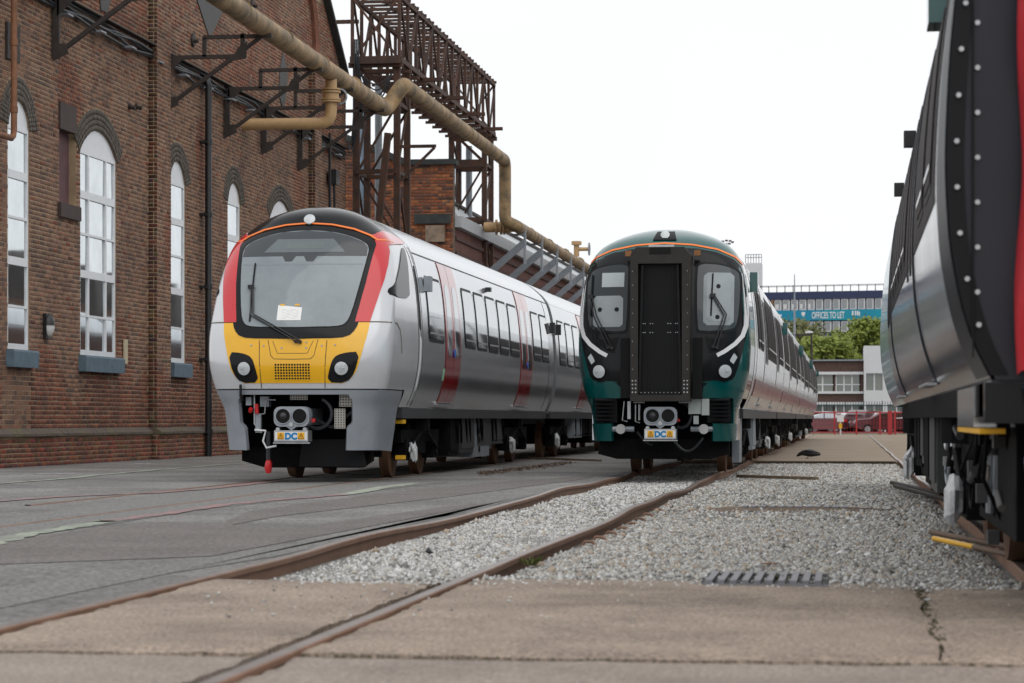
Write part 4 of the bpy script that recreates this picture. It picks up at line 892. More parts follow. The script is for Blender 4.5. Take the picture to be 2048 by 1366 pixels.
yel = [(1.085, 2.325), (1.075, 2.2), (1.045, 2.06), (.975, 1.77), (.925, 1.62), (.84, 1.5), (.73, 1.44)]
yo_ = part(patch(f, sym(yel), .005, .01, 24, 30, 0), 'yellow_panel', m_yellow, T1, smooth=40)
WSO = [(0, 3.785), (.35, 3.765), (.68, 3.69), (.93, 3.59), (1.06, 3.52), (1.065, 3.38), (1.025, 2.9), (.95, 2.4), (.905, 2.22), (.79, 2.105), (.5, 2.085), (0, 2.08)]
wsd = part(patch(f, sym(WSO), .014, .03, 40, 34, 1), 'windscreen', m_crown, T1, smooth=40)
WSI = [(0, 3.715), (.35, 3.695), (.63, 3.63), (.86, 3.535), (.945, 3.45), (.94, 3.3), (.89, 2.9), (.815, 2.45), (.755, 2.3), (.64, 2.255), (0, 2.245)]
part(patch(f, sym([(x*1.02, z+.012*(1 if z > 3 else -1)) for x, z in WSI]), .018, .01, 40, 34, 1), 'glass_rim', m_gasket, wsd, smooth=40)
part(patch(f, sym(WSI), .021, .01, 40, 34, 1), 'glass', m_screen, wsd, smooth=40)
part(patch(f, sym([(0, 3.708), (.35, 3.688), (.63, 3.622), (.85, 3.528), (.925, 3.45), (.93, 3.31), (0, 3.31)]), .0225, .004, 20, 26, 0), 'header_band', mat('dark_header', (.045, .05, .056), .08, var=.1), wsd, smooth=40)
part(patch(f, [(-.6, 3.37), (.62, 3.37), (.42, 3.575), (-.42, 3.575)], .024, .004, 10, 14, 0), 'display_window', m_display, wsd, smooth=40)
part(patch(f, [(-.28, 3.42), (.3, 3.42), (.3, 3.53), (-.28, 3.53)], .0255, .004, 6, 8, 0), 'destination_display', mat('display_unlit', (.13, .15, .15), .1, var=.1), wsd)
for a in (-.2, .12): part(patch(f, [(a-.1, 3.31), (a+.1, 3.31), (a+.05, 3.23), (a-.05, 3.23)], .024, .004, 6, 6, 0), 'sensor_housing', mat('dark_header', (.075, .083, .09)), wsd)
part(patch(f, [(-.263, 2.345), (.095, 2.345), (.095, 2.565), (-.263, 2.57)], .0245, .003, 6, 6, 0), 'paper_notice', m_paper, wsd)
mb = MB()
for i in range(4):
    pts = [(-.2+.05*k+random.uniform(-.01, .01), 2.49-.035*i+.02*math.sin(k*2.3+i)) for k in range(6)]; ribbon(f, pts, .004, .0255, mb, .001, sub=2)
part(mb, 'handwriting', mat('pencil_grey', (.45, .46, .48), .7), wsd)
for x in (-.2, .02): part(patch(f, [(x-.035, 2.56), (x+.035, 2.56), (x+.035, 2.585), (x-.035, 2.585)], .026, .003, 3, 3, 0), 'tape', m_yelfit, wsd)
part(patch(f, sym([(0, 3.2), (.9, 3.2), (.895, 3.175), (0, 3.175)]), .0225, .003, 4, 24, 0), 'blind_edge', mat('blind_grey', (.2, .225, .24), .1), wsd, smooth=40)
OL = [(-1.3, 3.585), (-1.14, 3.58), (-1.03, 3.575), (-.92, 3.645), (-.68, 3.74), (-.35, 3.81), (0, 3.835), (.35, 3.81), (.68, 3.74), (.92, 3.645), (1.03, 3.575), (1.14, 3.58), (1.3, 3.585)]
part(ribbon(f, OL, .022, .018, None, .012, sub=10), 'orange_line', m_orange, T1, smooth=40)
def headlamp(F_, x, z, r, parent, poly, off=.012):
    o = part(patch(F_.pt, poly, off, .02, 18, 10, 1), 'headlight', m_crown, parent, smooth=40)
    c = Vector(F_.pt(x, z, off)); n = (Vector(F_.pt(x, z, off+.1))-c).normalized()
    mb = MB(); mb.tube([c-n*.03, c+n*.02], r*1.12, 28); part(mb, 'bezel', m_gasket, o, smooth=40)
    mb = MB(); mb.tube([c, c+n*.026, c+n*.034, c+n*.037], [r, r*.98, r*.6, .004], 28); part(mb, 'lens', m_lens, o, smooth=60)
    mb = MB(); mb.beam(c+n*.037-Vector((r*.5, 0, 0)), c+n*.037+Vector((r*.5, 0, 0)), .012, .006); mb.beam(c+n*.037-Vector((0, 0, r*.5)), c+n*.037+Vector((0, 0, r*.45)), .012, .006); part(mb, 'lamp_divider', m_alu, o)
    return o
HLP = [(.5, 1.449), (.78, 1.445), (.9, 1.585), (.975, 1.895), (.75, 1.88), (.61, 1.82), (.56, 1.70)]
headlamp(FL, .715, 1.655, .098, T1, HLP); headlamp(FL, -.715, 1.655, .098, T1, mirror(HLP))
mb = patch(f, rrect(-.29, .29, 1.475, 1.74, .05), .008, .006, 10, 14, 0); gr = part(mb, 'grille', m_yellow, yo_, smooth=40)
mb = MB()
for i in range(13):
    for j in range(6):
        c = Vector(f(-.245+.49*i/12, 1.51+.195*j/5, .0085)); mb.tube([c, c+Vector((0, -.0015, 0))], .0155, 10)
part(mb, 'grille_holes', m_gangd, yo_, kind='stuff')
mb = MB()
for s_ in (-1, 1):
    ribbon(f, [(s_*.47, 1.37), (s_*.5, 2.06)], .011, .0075, mb, .004); ribbon(f, [(s_*.37, 2.07), (s_*.32, 1.84), (s_*.27, 1.79), (0, 1.785)], .009, .0075, mb, .004); ribbon(f, [(s_*.3, 2.05), (s_*.22, 1.87), (0, 1.87)], .007, .0075, mb, .004)
    ribbon(f, [(s_*.95, 2.33), (s_*1.2, 2.335), (s_*1.5, 2.33), (s_*1.75, 2.25), (s_*1.9, 2.1), (s_*2.0, 1.9)], .011, .0075, mb, .004)
part(mb, 'panel_seam', mat('seam_shadow_gap', (.1, .07, .02), .7), T1)
mb = MB()
for x, z in ((-.62, 1.99), (.62, 1.99), (-.43, 1.98), (.43, 1.98), (-.16, 1.95), (.2, 2.03), (.2, 1.95)): c = Vector(f(x, z, .006)); mb.tube([c, c+Vector((0, -.008, 0))], .013, 10)
part(mb, 'bolt_heads', m_alu, T1, kind='stuff')
def wiper(F_, parent, base, knee, top, bl0, bl1, off=.05):
    o = MB(); P0 = Vector(F_.pt(*base, .03)); K = Vector(F_.pt(*knee, off)); T_ = Vector(F_.pt(*top, off+.01))
    d = Vector((.06, 0, -.01)); path = [(base[0]+(knee[0]-base[0])*t, base[1]+(knee[1]-base[1])*t) for t in np.linspace(0, 1, 8)]+[(knee[0]+(top[0]-knee[0])*t, knee[1]+(top[1]-knee[1])*t) for t in np.linspace(.15, 1, 6)]
    A_ = [Vector(F_.pt(*q, off)) for q in path]; o.tube(A_, .011, 6); o.tube([Vector(F_.pt(q[0]+.06*(1-.6*i/13), q[1]+.01, off)) for i, q in enumerate(path)], .011, 6); o.tube([P0-Vector((0, .02, 0)), P0+Vector((0, .03, 0))], .028, 10); o.tube([P0+d-Vector((0, .02, 0)), P0+d+Vector((0, .03, 0))], .028, 10)
    o.cbox(T_, (.09, .04, .06)); w_ = part(o, 'wiper', m_black, parent, smooth=40)
    mb = MB(); n = 8; pts = [F_.pt(bl0[0]+(bl1[0]-bl0[0])*i/n, bl0[1]+(bl1[1]-bl0[1])*i/n, .035) for i in range(n+1)]
    mb.tube(pts, .013, 6); part(mb, 'wiper_blade', m_gasket, w_, smooth=40)
wiper(FL, T1, (.05, 2.04), (-.66, 2.42), (-.70, 2.83), (-.665, 2.33), (-.70, 3.2))
c = Vector(f(0, 3.905, .004)); n = (Vector(f(0, 3.905, .1))-c).normalized()
mb = patch(f, rrect(-.17, .17, 3.82, 3.96, .05), .010, .01, 10, 10, 0); tl = part(mb, 'top_lamp', m_crown, T1, smooth=40)
mb = MB(); n2 = Vector((0, -.85, .5)).normalized(); c = Vector(f(0, 3.885, .0)); mb.tube([c-n2*.05, c+n2*.045, c+n2*.06], [.085, .085, .01], 26); part(mb, 'lens', m_lens, tl, smooth=60)
for s_ in (-1, 1):
    cf = cornerfn(FL, s_)
    QW = [(34.88, 2.82), (34.93, 2.72), (36.22, 2.74), (36.3, 3.0), (36.42, 3.2), (36.56, 3.42), (36.66, 3.56), (36.42, 3.54), (36.08, 3.41), (35.6, 3.15), (35.15, 2.92)]
    part(patch(cf, QW, .012, .02, 30, 30, 1), 'quarter_window', m_qglass, T1, smooth=40)
    part(patch(cf, [(35.3, 3.5), (36.0, 3.57), (36.95, 3.635), (37.1, 3.70), (36.4, 3.77), (35.7, 3.75), (35.35, 3.66)], .016, .02, 16, 40, 0), 'red_panel', m_red, T1, smooth=40)
    SK = [(s_*.80, 1.25), (s_*.80, 1.345), (s_*(HW(1.34)+1.15), 1.345), (s_*(HW(1.2)+1.25), 1.2), (s_*(HW(.8)+1.2), .8), (s_*(HW(.43)+1.05), .43), (s_*.74, .45), (s_*.76, .8), (s_*.84, .86), (s_*.85, 1.19)]
    part(patch(f, SK, .0, .07, 26, 34, 0), 'front_skirt', m_skirt, T1, smooth=40)
    mb = MB(); mb.grid([[(cx+s_*HW(z), 36.1+RKL(z), z), (cx+s_*HW(z), 37.25, z)] for z in np.linspace(1.1, 1.37, 6)], flip=s_ < 0); part(mb, 'cab_sill', m_white, T1, smooth=40)
part(patch(f, sym([(0, 1.275), (.86, 1.275), (.88, 1.345), (0, 1.345)]), 0, .07, 5, 26, 0), 'front_skirt', m_skirt, T1, smooth=40)
mb = MB(); ribbon(f, [(-1.2, 1.352), (1.2, 1.352)], .014, .004, mb, .02, sub=40); part(mb, 'panel_seam', m_gasket, T1)
mb = MB(); mb.box(cx-1.05, cx+1.05, 35.5, 35.6, .35, 1.36); mb.box(cx-1.0, cx+1.0, 34.6, 36, 1.3, 1.37); mb.prism([(-.95, .5), (-.95, .3), (-.6, .2), (.85, .2), (1.0, .3), (1.0, .5)], lambda p, t: (cx+p[0], t, p[1]), 35.0, 35.25); part(mb, 'underframe', m_under, T1)
mb = MB(); mb.prism([(-.05, .22), (.95, .22), (.9, .62), (0, .62)], lambda p, t: (cx+p[0], t, p[1]), 34.85, 34.95); part(mb, 'deflector_plate', mat('slate_plate', (.012, .0125, .014), .6, spec=.15), T1)
coupler(FL, T1, .955, -.05, m_skirt)
for a in ((-.1, .16, 34.5, 1.2, 1.345), (.62, .82, 34.55, 1.1, 1.3), (.56, .72, 34.5, .78, 1.07)): pplate(T1, cx+a[0], cx+a[1], a[2], a[3], a[4])
mb = MB(); mb.tube([(cx-.32, 34.5, 1.2), (cx-.45, 34.45, 1.2), (cx-.47, 34.45, 1.0), (cx-.6, 34.45, .98)], .012, 6); mb.tube([(cx-.62, 34.45, 1.28), (cx-.62, 34.45, .85), (cx-.5, 34.4, .72)], .012, 6); part(mb, 'brake_pipe', m_alu, T1, smooth=40)
mb = MB(); mb.box(cx-.75, cx-.67, 34.45, 34.6, 1.12, 1.24); mb.box(cx-.55, cx-.42, 34.5, 34.65, 1.1, 1.25); mb.box(cx-.6, cx-.52, 34.42, 34.5, .72, 1.0); part(mb, 'valve_block', m_galv, T1)
mb = MB(); pass
for P_ in ([(cx-.66, 34.4, 1.07), (cx-.66, 34.35, 1.03)], [(cx-.58, 34.4, 1.14), (cx-.57, 34.4, 1.0)], [(cx+.3, 34.3, .9), (cx+.3, 34.25, .9)]): mb = MB(); mb.tube(P_, .03, 10); part(mb, 'red_cock', m_redfit, T1, smooth=40)
mb = MB(); mb.tube([(cx-.4, 34.42, .33), (cx-.4, 34.42, .28), (cx-.41, 34.42, .2), (cx-.4, 34.42, .13)], [.03, .05, .055, .035], 12); part(mb, 'red_hose_cap', m_redfit, T1, smooth=40)
mb = MB(); mb.tube([(cx-.4, 34.4, .74), (cx-.4, 34.4, .33)], .035, 8); part(mb, 'air_hose', m_cable, T1, smooth=40)
mb = MB(); mb.tube([(cx+.3+.22*math.cos(t), 34.5, 1.0+.22*math.sin(t)) for t in np.linspace(-2.8, 1.2, 16)], .028, 6); part(mb, 'air_hose', m_cable, T1, smooth=40)
mb = MB(); mb.tube([(cx+.1, 34.6, .98), (cx+.5, 34.6, .8), (cx+.8, 34.6, 1.02)], .028, 6); part(mb, 'air_hose', m_cable, T1, smooth=40)
mb = MB(); mb.tube([(cx-.6, 34.4, .76), (cx-.43, 34.36, .75), (cx-.47, 34.36, .6), (cx-.42, 34.36, .5), (cx-.27, 34.36, .53)], .016, 6); part(mb, 'pipe_bracket', m_wtape, T1, smooth=40)
mb = MB(); mb.tube([(cx-.79, 34.42, 1.2), (cx-.79, 34.3, 1.25), (cx-.78, 34.26, 1.42)], .022, 6); part(mb, 'lifting_loop', m_black, T1, smooth=40)
# side of the first carriage, towards the middle track
SX = cx+1.385
Y_ = lambda px: onx(px, 700, SX).y
def both(cx, parent, **k):
    for s_ in (1, -1): side_items(cx, s_, parent, **k)
wn5 = [929, 953.5, 976.5, 999, 1020, 1041]
w5 = [(Y_(wn5[i])+.06, Y_(wn5[i+1])-.12) for i in range(5)]
both(cx, T1, doors=[(Y_(892), Y_(921)), (Y_(1040)+.15, Y_(1064))], wins=[(Y_(858), Y_(889))]+w5+[(Y_(1066)+.1, Y_(1082)), (Y_(1083)+.1, Y_(1098))], dm=m_doorred, seams=[Y_(843), 53.2])
fs_ = sidefn(cx, 1)
part(patch(fs_, rrect(36.93, 37.08, 2.3, 3.3, .05), .005, .01, 14, 3, 0), 'cab_door_handrail', m_gangd, T1)
part(patch(fs_, rrect(37.0, 37.07, 1.35, 2.2, .03), .006, .01, 14, 3, 0), 'cab_door_handle', m_wtape, T1)
mb = MB(); ribbon(fs_, [(36.86, 1.12), (36.86, 3.6)], .02, .004, mb, sub=30); ribbon(fs_, [(37.2, 1.12), (37.2, 3.6)], .016, .004, mb, sub=30); part(mb, 'panel_seam', m_gasket, T1)
mb = MB(); ribbon(fs_, [(37.3, 3.52), (54, 3.52)], .014, .004, mb, sub=4); part(mb, 'roof_seam', m_gasket, T1)
part(patch(fs_, [(37.25, 3.535), (53.9, 3.535), (53.9, 3.74), (37.25, 3.74)], .003, .005, 8, 4, 0), 'cantrail_panel', m_white, T1, smooth=40)
p = fs_(37.75, 3.05, .06); mb = MB(); mb.cbox(p, (.1, .22, .24)); part(mb, 'camera_box', m_galv, T1)
for y in (44.6,): p = fs_(y, 3.32, .05); mb = MB(); mb.cbox(p, (.1, .16, .08)); part(mb, 'door_camera', m_black, T1)
for y in (Y_(905), Y_(1052)): p = Vector(fs_(y+.1, 2.02, .02)); mb = MB(); mb.tube([p, p+Vector((.012, 0, 0))], .07, 16); part(mb, 'door_button', mat('button_blue', (.02, .12, .5), .4), T1)
part(patch(fs_, rrect(39.25, 39.45, 1.55, 1.75, .02), .006, .006, 4, 4, 0), 'plug_label', mat('label_green', (.25, .5, .33), .5), T1)
for p in (fs_(53.75, 2.95, .06), fs_(54.85, 2.95, .06)): mb = MB(); mb.cbox(p, (.12, .12, .24)); part(mb, 'camera_box', m_black, T1)
sole(cx, 36.4, 54, T1); bogie(cx, 38.9, T1); bogie(cx, 50.2, T1); underkit(cx, 41.2, 48.0, T1, 3)
mb = MB()
for z in (.85, .3): mb.box(cx+1.08, cx+1.2, 36.5, 36.75, z, z+.06)
part(mb, 'yellow_step', m_yelfit, T1)
mb = MB(); mb.box(cx-1.13, cx+1.13, 44.0, 45.9, .22, .98, 0); part(mb, 'equipment_fill_box', m_galv, T1)
mb = MB()
for z in (.36, .53, .7): mb.tube([(cx+1.13, 44.6, z), (cx+1.15, 44.6, z)], .06, 12)
part(mb, 'socket', m_gangd, T1)
mb = MB()
for k in range(3): mb.grid([[(cx+HW(z)*(.86+.04*(k % 2))*s_, 54.07+.16*k, z) for z in np.linspace(1.15, 3.6, 14)] for s_ in (-1, 1)])
mb.box(cx-1.1, cx+1.1, 54.05, 54.6, 1.1, 3.6); part(mb, 'gangway', m_gasket, T1)
prev = 54.6
for k in range(3):
    a, b = prev, prev+19.6; carbody(cx, a, b, m_silver, T1); fs2 = sidefn(cx, 1)
    side_items(cx, 1, T1, doors=[(a+5.3, a+6.9), (a+13.3, a+14.9)], wins=[(a+.6+1.5*i, a+1.85+1.5*i) for i in range(3)]+[(a+7.2+1.2*i, a+8.25+1.2*i) for i in range(5)]+[(a+15.2+1.3*i, a+16.3+1.3*i) for i in range(3)], dm=m_doorred)
    part(patch(fs2, [(a+.1, 3.535), (b-.1, 3.535), (b-.1, 3.74), (a+.1, 3.74)], .003, .005, 8, 4, 0), 'cantrail_panel', m_white, T1, smooth=40)
    sole(cx, a+.2, b-.2, T1); bogie(cx, a+3.2, T1); bogie(cx, b-3.2, T1); underkit(cx, a+5.4, b-5.4, T1, 20+k)
    mb = MB(); mb.box(cx-1.1, cx+1.1, b, b+.5, 1.1, 3.6); part(mb, 'gangway', m_gasket, T1); prev = b+.5

# --- green gangwayed train
HW, ZTOP = HW_M, 4.07
T2 = thing('green_gangway_train', 'dark green train with black gangway front on the middle track', 'train', loc=(-2.96, 38.2, 0))
FM = Face(-2.96, 38.2, RKM, .7, 3.2); f = FM.pt; cx = -2.96
shell(FM, 1.25, 40.4, m_green, T2); carbody(cx, 40.4, 58, m_film, T2, (0, 1))
part(patch(sidefn(cx, 1), [(41.6, 1.32), (57.9, 1.32), (57.9, 1.6), (41.6, 1.6)], .016, .02, 6, 4, 0), 'purple_reflect_band', m_purple, T2, smooth=40)  # purple stripe: reflection along the lower side, painted as colour
part(patch(sidefn(cx, 1), [(46.9, 2.08), (52.3, 2.08), (52.3, 3.3), (46.9, 3.3)], .004, .02, 14, 4, 0), 'window_band', m_tglass2, T2, smooth=40)
BM = [(0, 3.7), (.45, 3.665), (.85, 3.585), (1.12, 3.47), (1.225, 3.36), (1.272, 3.2), (1.3, 2.9), (1.33, 2.6), (1.33, 2.3), (1.28, 2.05), (1.2, 1.75), (1.13, 1.55), (.98, 1.49), (.8, 1.5), (.66, 1.47), (.64, 1.26), (0, 1.26)]
bm_ = part(patch(f, sym(BM), .005, .01, 44, 34, 0), 'black_mask', m_crown, T2, smooth=40)
part(ribbon(f, [(-1.245, 3.4), (-1.13, 3.515), (-.85, 3.635), (-.45, 3.712), (0, 3.742), (.45, 3.712), (.85, 3.635), (1.13, 3.515), (1.245, 3.4)], .026, .009, None, .006), 'orange_line', m_orange, T2, smooth=40)
for s_ in (-1, 1):
    WP = [(s_*x, z) for x, z in [(.5, 3.33), (.56, 3.42), (.9, 3.405), (1.15, 3.33), (1.24, 3.24), (1.25, 2.9), (1.22, 2.42), (1.13, 2.28), (.6, 2.265), (.52, 2.33)]]
    ww = part(patch(f, WP, .012, .02, 30, 14, 1), 'windscreen', m_gasket, T2, smooth=40)
    WI = [(s_*x, z) for x, z in [(.545, 3.31), (.59, 3.385), (.9, 3.37), (1.13, 3.3), (1.2, 3.21), (1.21, 2.9), (1.18, 2.45), (1.11, 2.32), (.62, 2.305), (.56, 2.35)]]
    part(patch(f, WI, .017, .01, 30, 14, 1), 'glass', m_screend if s_ < 0 else mat('grey_screen', (.05, .058, .064), .05, var=.1, spec=.4), ww, smooth=40)
    if s_ > 0:
        part(patch(f, rrect(.65, 1.12, 2.4, 3.24, .06), .0205, .004, 16, 10, 0), 'blind', mat('pale_blind', (.27, .3, .31), .08, ior=1.7, var=.05), ww, smooth=40)
        part(patch(f, rrect(.7, 1.07, 2.46, 3.19, .05), .022, .004, 16, 10, 0), 'blind_panel', m_screen, ww, smooth=40)
        dots = [(.88, 3.02), (.87, 2.53)]
    else:
        part(patch(f, rrect(-1.1, -.62, 2.38, 2.88, .05), .0205, .004, 12, 10, 0), 'blind', mat('pale_blind', (.27, .3, .31)), ww, smooth=40)
        part(patch(f, [(-.97, 3.02), (-.61, 3.02), (-.61, 3.25), (-.97, 3.25)], .0205, .004, 8, 8, 0), 'destination_display', mat('display_pale', (.38, .42, .43), .1, var=.05), ww)
        dots = [(-.99, 2.66), (-.72, 2.66)]
    for x, z in dots: c = Vector(f(x, z, .024)); n_ = (Vector(f(x, z, .1))-c).normalized(); mb = MB(); mb.tube([c-n_*.01, c+n_*.006], .035, 16); part(mb, 'grommet', m_gasket, ww)
    part(ribbon(f, [(s_*x, z) for x, z in [(1.262, 3.25), (1.3, 2.9), (1.318, 2.6), (1.31, 2.4), (1.26, 2.24), (1.15, 2.11), (.99, 1.99), (.87, 1.925)]], .062, .012, None, .01), 'white_stripe', m_wtape, T2, smooth=40)
    HP = [(s_*x, z) for x, z in [(.83, 1.53), (1.03, 1.5), (1.13, 1.62), (1.22, 1.93), (1.14, 2.0), (.86, 1.81)]]
    h_ = headlamp(FM, s_*.99, 1.675, .105, T2, HP)
    part(patch(f, [(s_*1.06, 1.84), (s_*1.12, 1.79), (s_*1.18, 1.9), (s_*1.13, 1.96)], .02, .006, 8, 6, 0), 'side_lens', m_lens, h_)
    LV = [(s_*.72, .86), (s_*1.1, .86), (s_*1.1, 1.25), (s_*.72, 1.25)]; lo = part(patch(f, LV, -.02, .05, 8, 6, 0), 'louvre_panel', m_gangd, T2)
    for k in range(6):
        z = .9+.062*k; mb = MB(); x0, x1 = (.76, 1.07) if s_ > 0 else (-1.07, -.76); y = FM.y0+FM.yf(.95*s_, z)
        mb.prism([(y-.07, z-.005), (y-.075, z+.012), (y-.01, z+.045), (y+.02, z+.045)], lambda p, t: (t, p[0], p[1]), cx+x0, cx+x1); part(mb, 'louvre_slat', m_gasket, lo)
    CP = [(s_*.8, .57), (s_*1.115, .57), (s_*1.135, .85), (s_*.8, .85)]; part(patch(f, CP, .02, .08, 10, 10, 0), 'corner_panel', m_green, T2, smooth=40)
    CP = [(s_*1.105, .6), (s_*HW(.8)*.995, .6), (s_*HW(1.25)*.998, 1.25), (s_*1.12, 1.25)]; part(patch(f, CP, .004, .04, 12, 6, 0), 'corner_panel', m_green, T2, smooth=40)
    mb = MB(); X = cx+s_*1.14; mb.box(X-.04, X+.02, 38.95, 39.9, .58, 1.26); part(mb, 'side_skirt', m_silver, T2)
    mb = MB(); y = 38.35; mb.tube([(cx+s_*.66, y, .76), (cx+s_*.66, y-.04, .76)], .078, 20); part(mb, 'buffer_disc', mat('pale_grey_disc', (.42, .42, .42), .6), T2, smooth=40)
    mb = MB(); mb.tube([(cx+s_*.45, y+.05, .76), (cx+s_*.85, y+.05, .76)], .045, 8); part(mb, 'cross_pipe', m_galv, T2, smooth=40)
    o_ = s_*.0
    wiper(FM, T2, (s_*.83-.02, 2.06), (s_*.87+(.09 if s_ > 0 else -.2), 2.55), ((.79 if s_ > 0 else -1.13), 2.86), ((.77 if s_ > 0 else -1.13), 2.55), ((.79 if s_ > 0 else -1.12), 3.22), .06)
    TRI = [(s_*x, z) for x, z in [(.68, 2.22), (1.1, 2.2), (.86, 1.99), (.75, 1.96)]]; part(patch(f, TRI, .010, .008, 8, 8, 0), 'wiper_recess', m_gangd, T2)
gy = 37.86
gg = MB()
for s_ in (-1, 1): gg.box(cx+s_*.405-.06, cx+s_*.405+.06, gy, 38.6, 1.3, 3.5)
gg.box(cx-.345, cx+.345, gy, 38.75, 3.36, 3.5); gg.box(cx-.468, cx+.468, gy-.002, 38.6, 1.2, 1.3)
gf = part(gg, 'gangway_frame', m_gang, T2)
mb = MB(); mb.prism([(-.343, 1.301), (.343, 1.301), (.29, 3.359), (-.29, 3.359)], lambda p, t: (cx+p[0], t, p[1]), gy+.10, gy+.16); mb.box(cx-.344, cx+.344, gy+.16, gy+.2, 1.301, 3.359); part(mb, 'gangway_door', m_gangd, gf)
mb = MB()
for x in (-.19, .19): mb.box(cx+x-.008, cx+x+.008, gy+.085, gy+.1, 1.38, 3.3)
for s_ in (-1, 1): mb.beam((cx+s_*.325, gy+.06, 1.32), (cx+s_*.275, gy+.06, 3.34), .035, .05)
mb.box(cx-.32, cx+.32, gy+.05, gy+.1, 1.305, 1.36); part(mb, 'door_rib', m_gasket, gf)
mb = MB()
for s_ in (-1, 1):
    for j in range(4):
        for i in range(2): mb.tube([(cx+s_*(.38+.05*i), gy, 1.34+.06*j), (cx+s_*(.38+.05*i), gy-.008, 1.34+.06*j)], .012, 8)
    for z in np.arange(1.7, 3.4, .22): mb.tube([(cx+s_*.43, gy, z), (cx+s_*.43, gy-.005, z)], .007, 6)
    for z in (2.28, 2.42):
        for x in (.12, .16, .24, .27): mb.tube([(cx+s_*x, gy+.1, z), (cx+s_*x, gy+.092, z)], .008, 6)
for x in np.linspace(-.3, .3, 11): mb.tube([(cx+x, gy+.05, 1.335), (cx+x, gy+.042, 1.335)], .007, 6)
part(mb, 'bolt_heads', m_alu, gf, kind='stuff')
mb = MB(); mb.prism([(-.47, 3.5), (.47, 3.5), (.38, 3.62), (-.38, 3.62)], lambda p, t: (cx+p[0], t, p[1]), gy+.05, 38.9); part(mb, 'gangway_hood', m_gang, gf)
mb = MB(); mb.box(cx-.16, cx+.16, gy+.03, gy+.05, 3.505, 3.615); part(mb, 'hood_slot', m_gangd, gf)
mb = MB(); mb.box(cx-.2, cx+.2, gy+.3, gy+.42, 3.64, 3.675); part(mb, 'hood_handle', m_alu, gf)
for s_ in (-1, 1): mb = MB(); mb.cbox((cx+s_*.55, 38.5, 3.56), (.1, .12, .09)); part(mb, 'hood_latch', mat('brass_latch', (.25, .12, .05), .4, metal=.6), gf)
for s_ in (-1, 1): mb = MB(); mb.box(cx+s_*.57-.075, cx+s_*.57+.075, 38.12, 38.3, 1.25, 2.2); part(mb, 'gangway_flank', m_gangd, gf)
mb = patch(f, [(-.19, 3.79), (.19, 3.79), (.14, 3.945), (-.14, 3.945)], .02, .03, 8, 8, 0); tl = part(mb, 'top_lamp', m_gasket, T2, smooth=40)
mb = MB(); n2 = Vector((0, -.9, .42)).normalized(); c = Vector(f(0, 3.865, .0)); mb.tube([c-n2*.03, c+n2*.07, c+n2*.08], [.072, .072, .01], 24); part(mb, 'lens', m_lens, tl, smooth=60)
coupler(FM, T2, .965, -.25, m_skirt)
mb = MB(); mb.box(cx-.9, cx+.9, 38.9, 39, .5, 1.25); mb.prism([(-1.02, .6), (-1.05, .36), (-.75, .28), (.75, .28), (1.05, .36), (1.05, .6)], lambda p, t: (cx+p[0], t, p[1]), 38.6, 38.72); mb.box(cx-1.1, cx+1.1, 38.7, 40, .9, 1.26); part(mb, 'underframe', m_under, T2)
mb = MB(); mb.box(cx+.42, cx+.62, 38.28, 38.4, 1.0, 1.24); mb.box(cx+.63, cx+.75, 38.26, 38.4, .98, 1.24); mb.box(cx+.5, cx+.58, 38.28, 38.36, .84, .97); part(mb, 'junction_box', mat('pale_plate', (.38, .42, .4), .45, metal=.4), T2)
mb = MB(); mb.box(cx-.55, cx-.5, 38.3, 38.4, .92, 1.2); mb.tube([(cx-.6, 38.3, 1.2), (cx-.63, 38.3, .9), (cx-.55, 38.3, .88)], .01, 6); mb.tube([(cx-.42, 38.3, 1.15), (cx-.42, 38.3, .88), (cx-.35, 38.3, .86)], .012, 6); mb.tube([(cx-.36, 38.3, 1.15), (cx-.36, 38.3, .9)], .018, 6); mb.tube([(cx-.45, 38.25, 1.19), (cx-.27, 38.25, 1.19)], .02, 8); mb.tube([(cx+.27, 38.25, 1.19), (cx+.45, 38.25, 1.19)], .02, 8); part(mb, 'brake_pipe', m_alu, T2, smooth=40)
mb = MB(); mb.tube([(cx+.3+.16*math.cos(t), 38.35, .98+.2*math.sin(t)) for t in np.linspace(-2, 1.8, 14)], .026, 6); part(mb, 'air_hose', m_cable, T2, smooth=40)
mb = MB(); mb.tube([(cx-.4+.5*t, 38.35, .72-.35*math.sin(math.pi*t)*.6) for t in np.linspace(0, .5, 8)], .02, 6); part(mb, 'air_hose', m_cable, T2, smooth=40)
mb = MB(); mb.tube([(cx+.15+.5*t, 38.35, .62-.35*math.sin(math.pi*t)*.6) for t in np.linspace(0, 1, 10)], .022, 6); part(mb, 'air_hose', m_cable, T2, smooth=40)
mb = MB(); mb.tube([(cx+.27, 38.2, .9), (cx+.27, 38.16, .9)], .025, 8); part(mb, 'red_cock', m_redfit, T2)
fs_ = sidefn(cx, 1)
p = fs_(39.9, 3.15, .09); mb = MB(); mb.cbox(p, (.13, .2, .32)); part(mb, 'camera_box', m_green, T2)
both(cx, T2, doors=[(45.2, 46.8), (52.4, 54.0)], wins=[(42.0, 43.0), (43.3, 44.6)]+[(47.1+1.02*i, 48.0+1.02*i) for i in range(5)]+[(54.4+1.1*i, 55.4+1.1*i) for i in range(3)], dm=m_film, seams=[40.45, 41.4], gm=m_tglass2)
sole(cx, 40, 58, T2, m_equip); bogie(cx, 43.4, T2, False); bogie(cx, 54.6, T2, wr=.6); underkit(cx, 45.8, 52.2, T2, 5)
mb = MB(); mb.box(cx+1.02, cx+1.14, 40.1, 41.0, .2, .95); part(mb, 'step_plate', m_galv, T2)
prev = 58.0
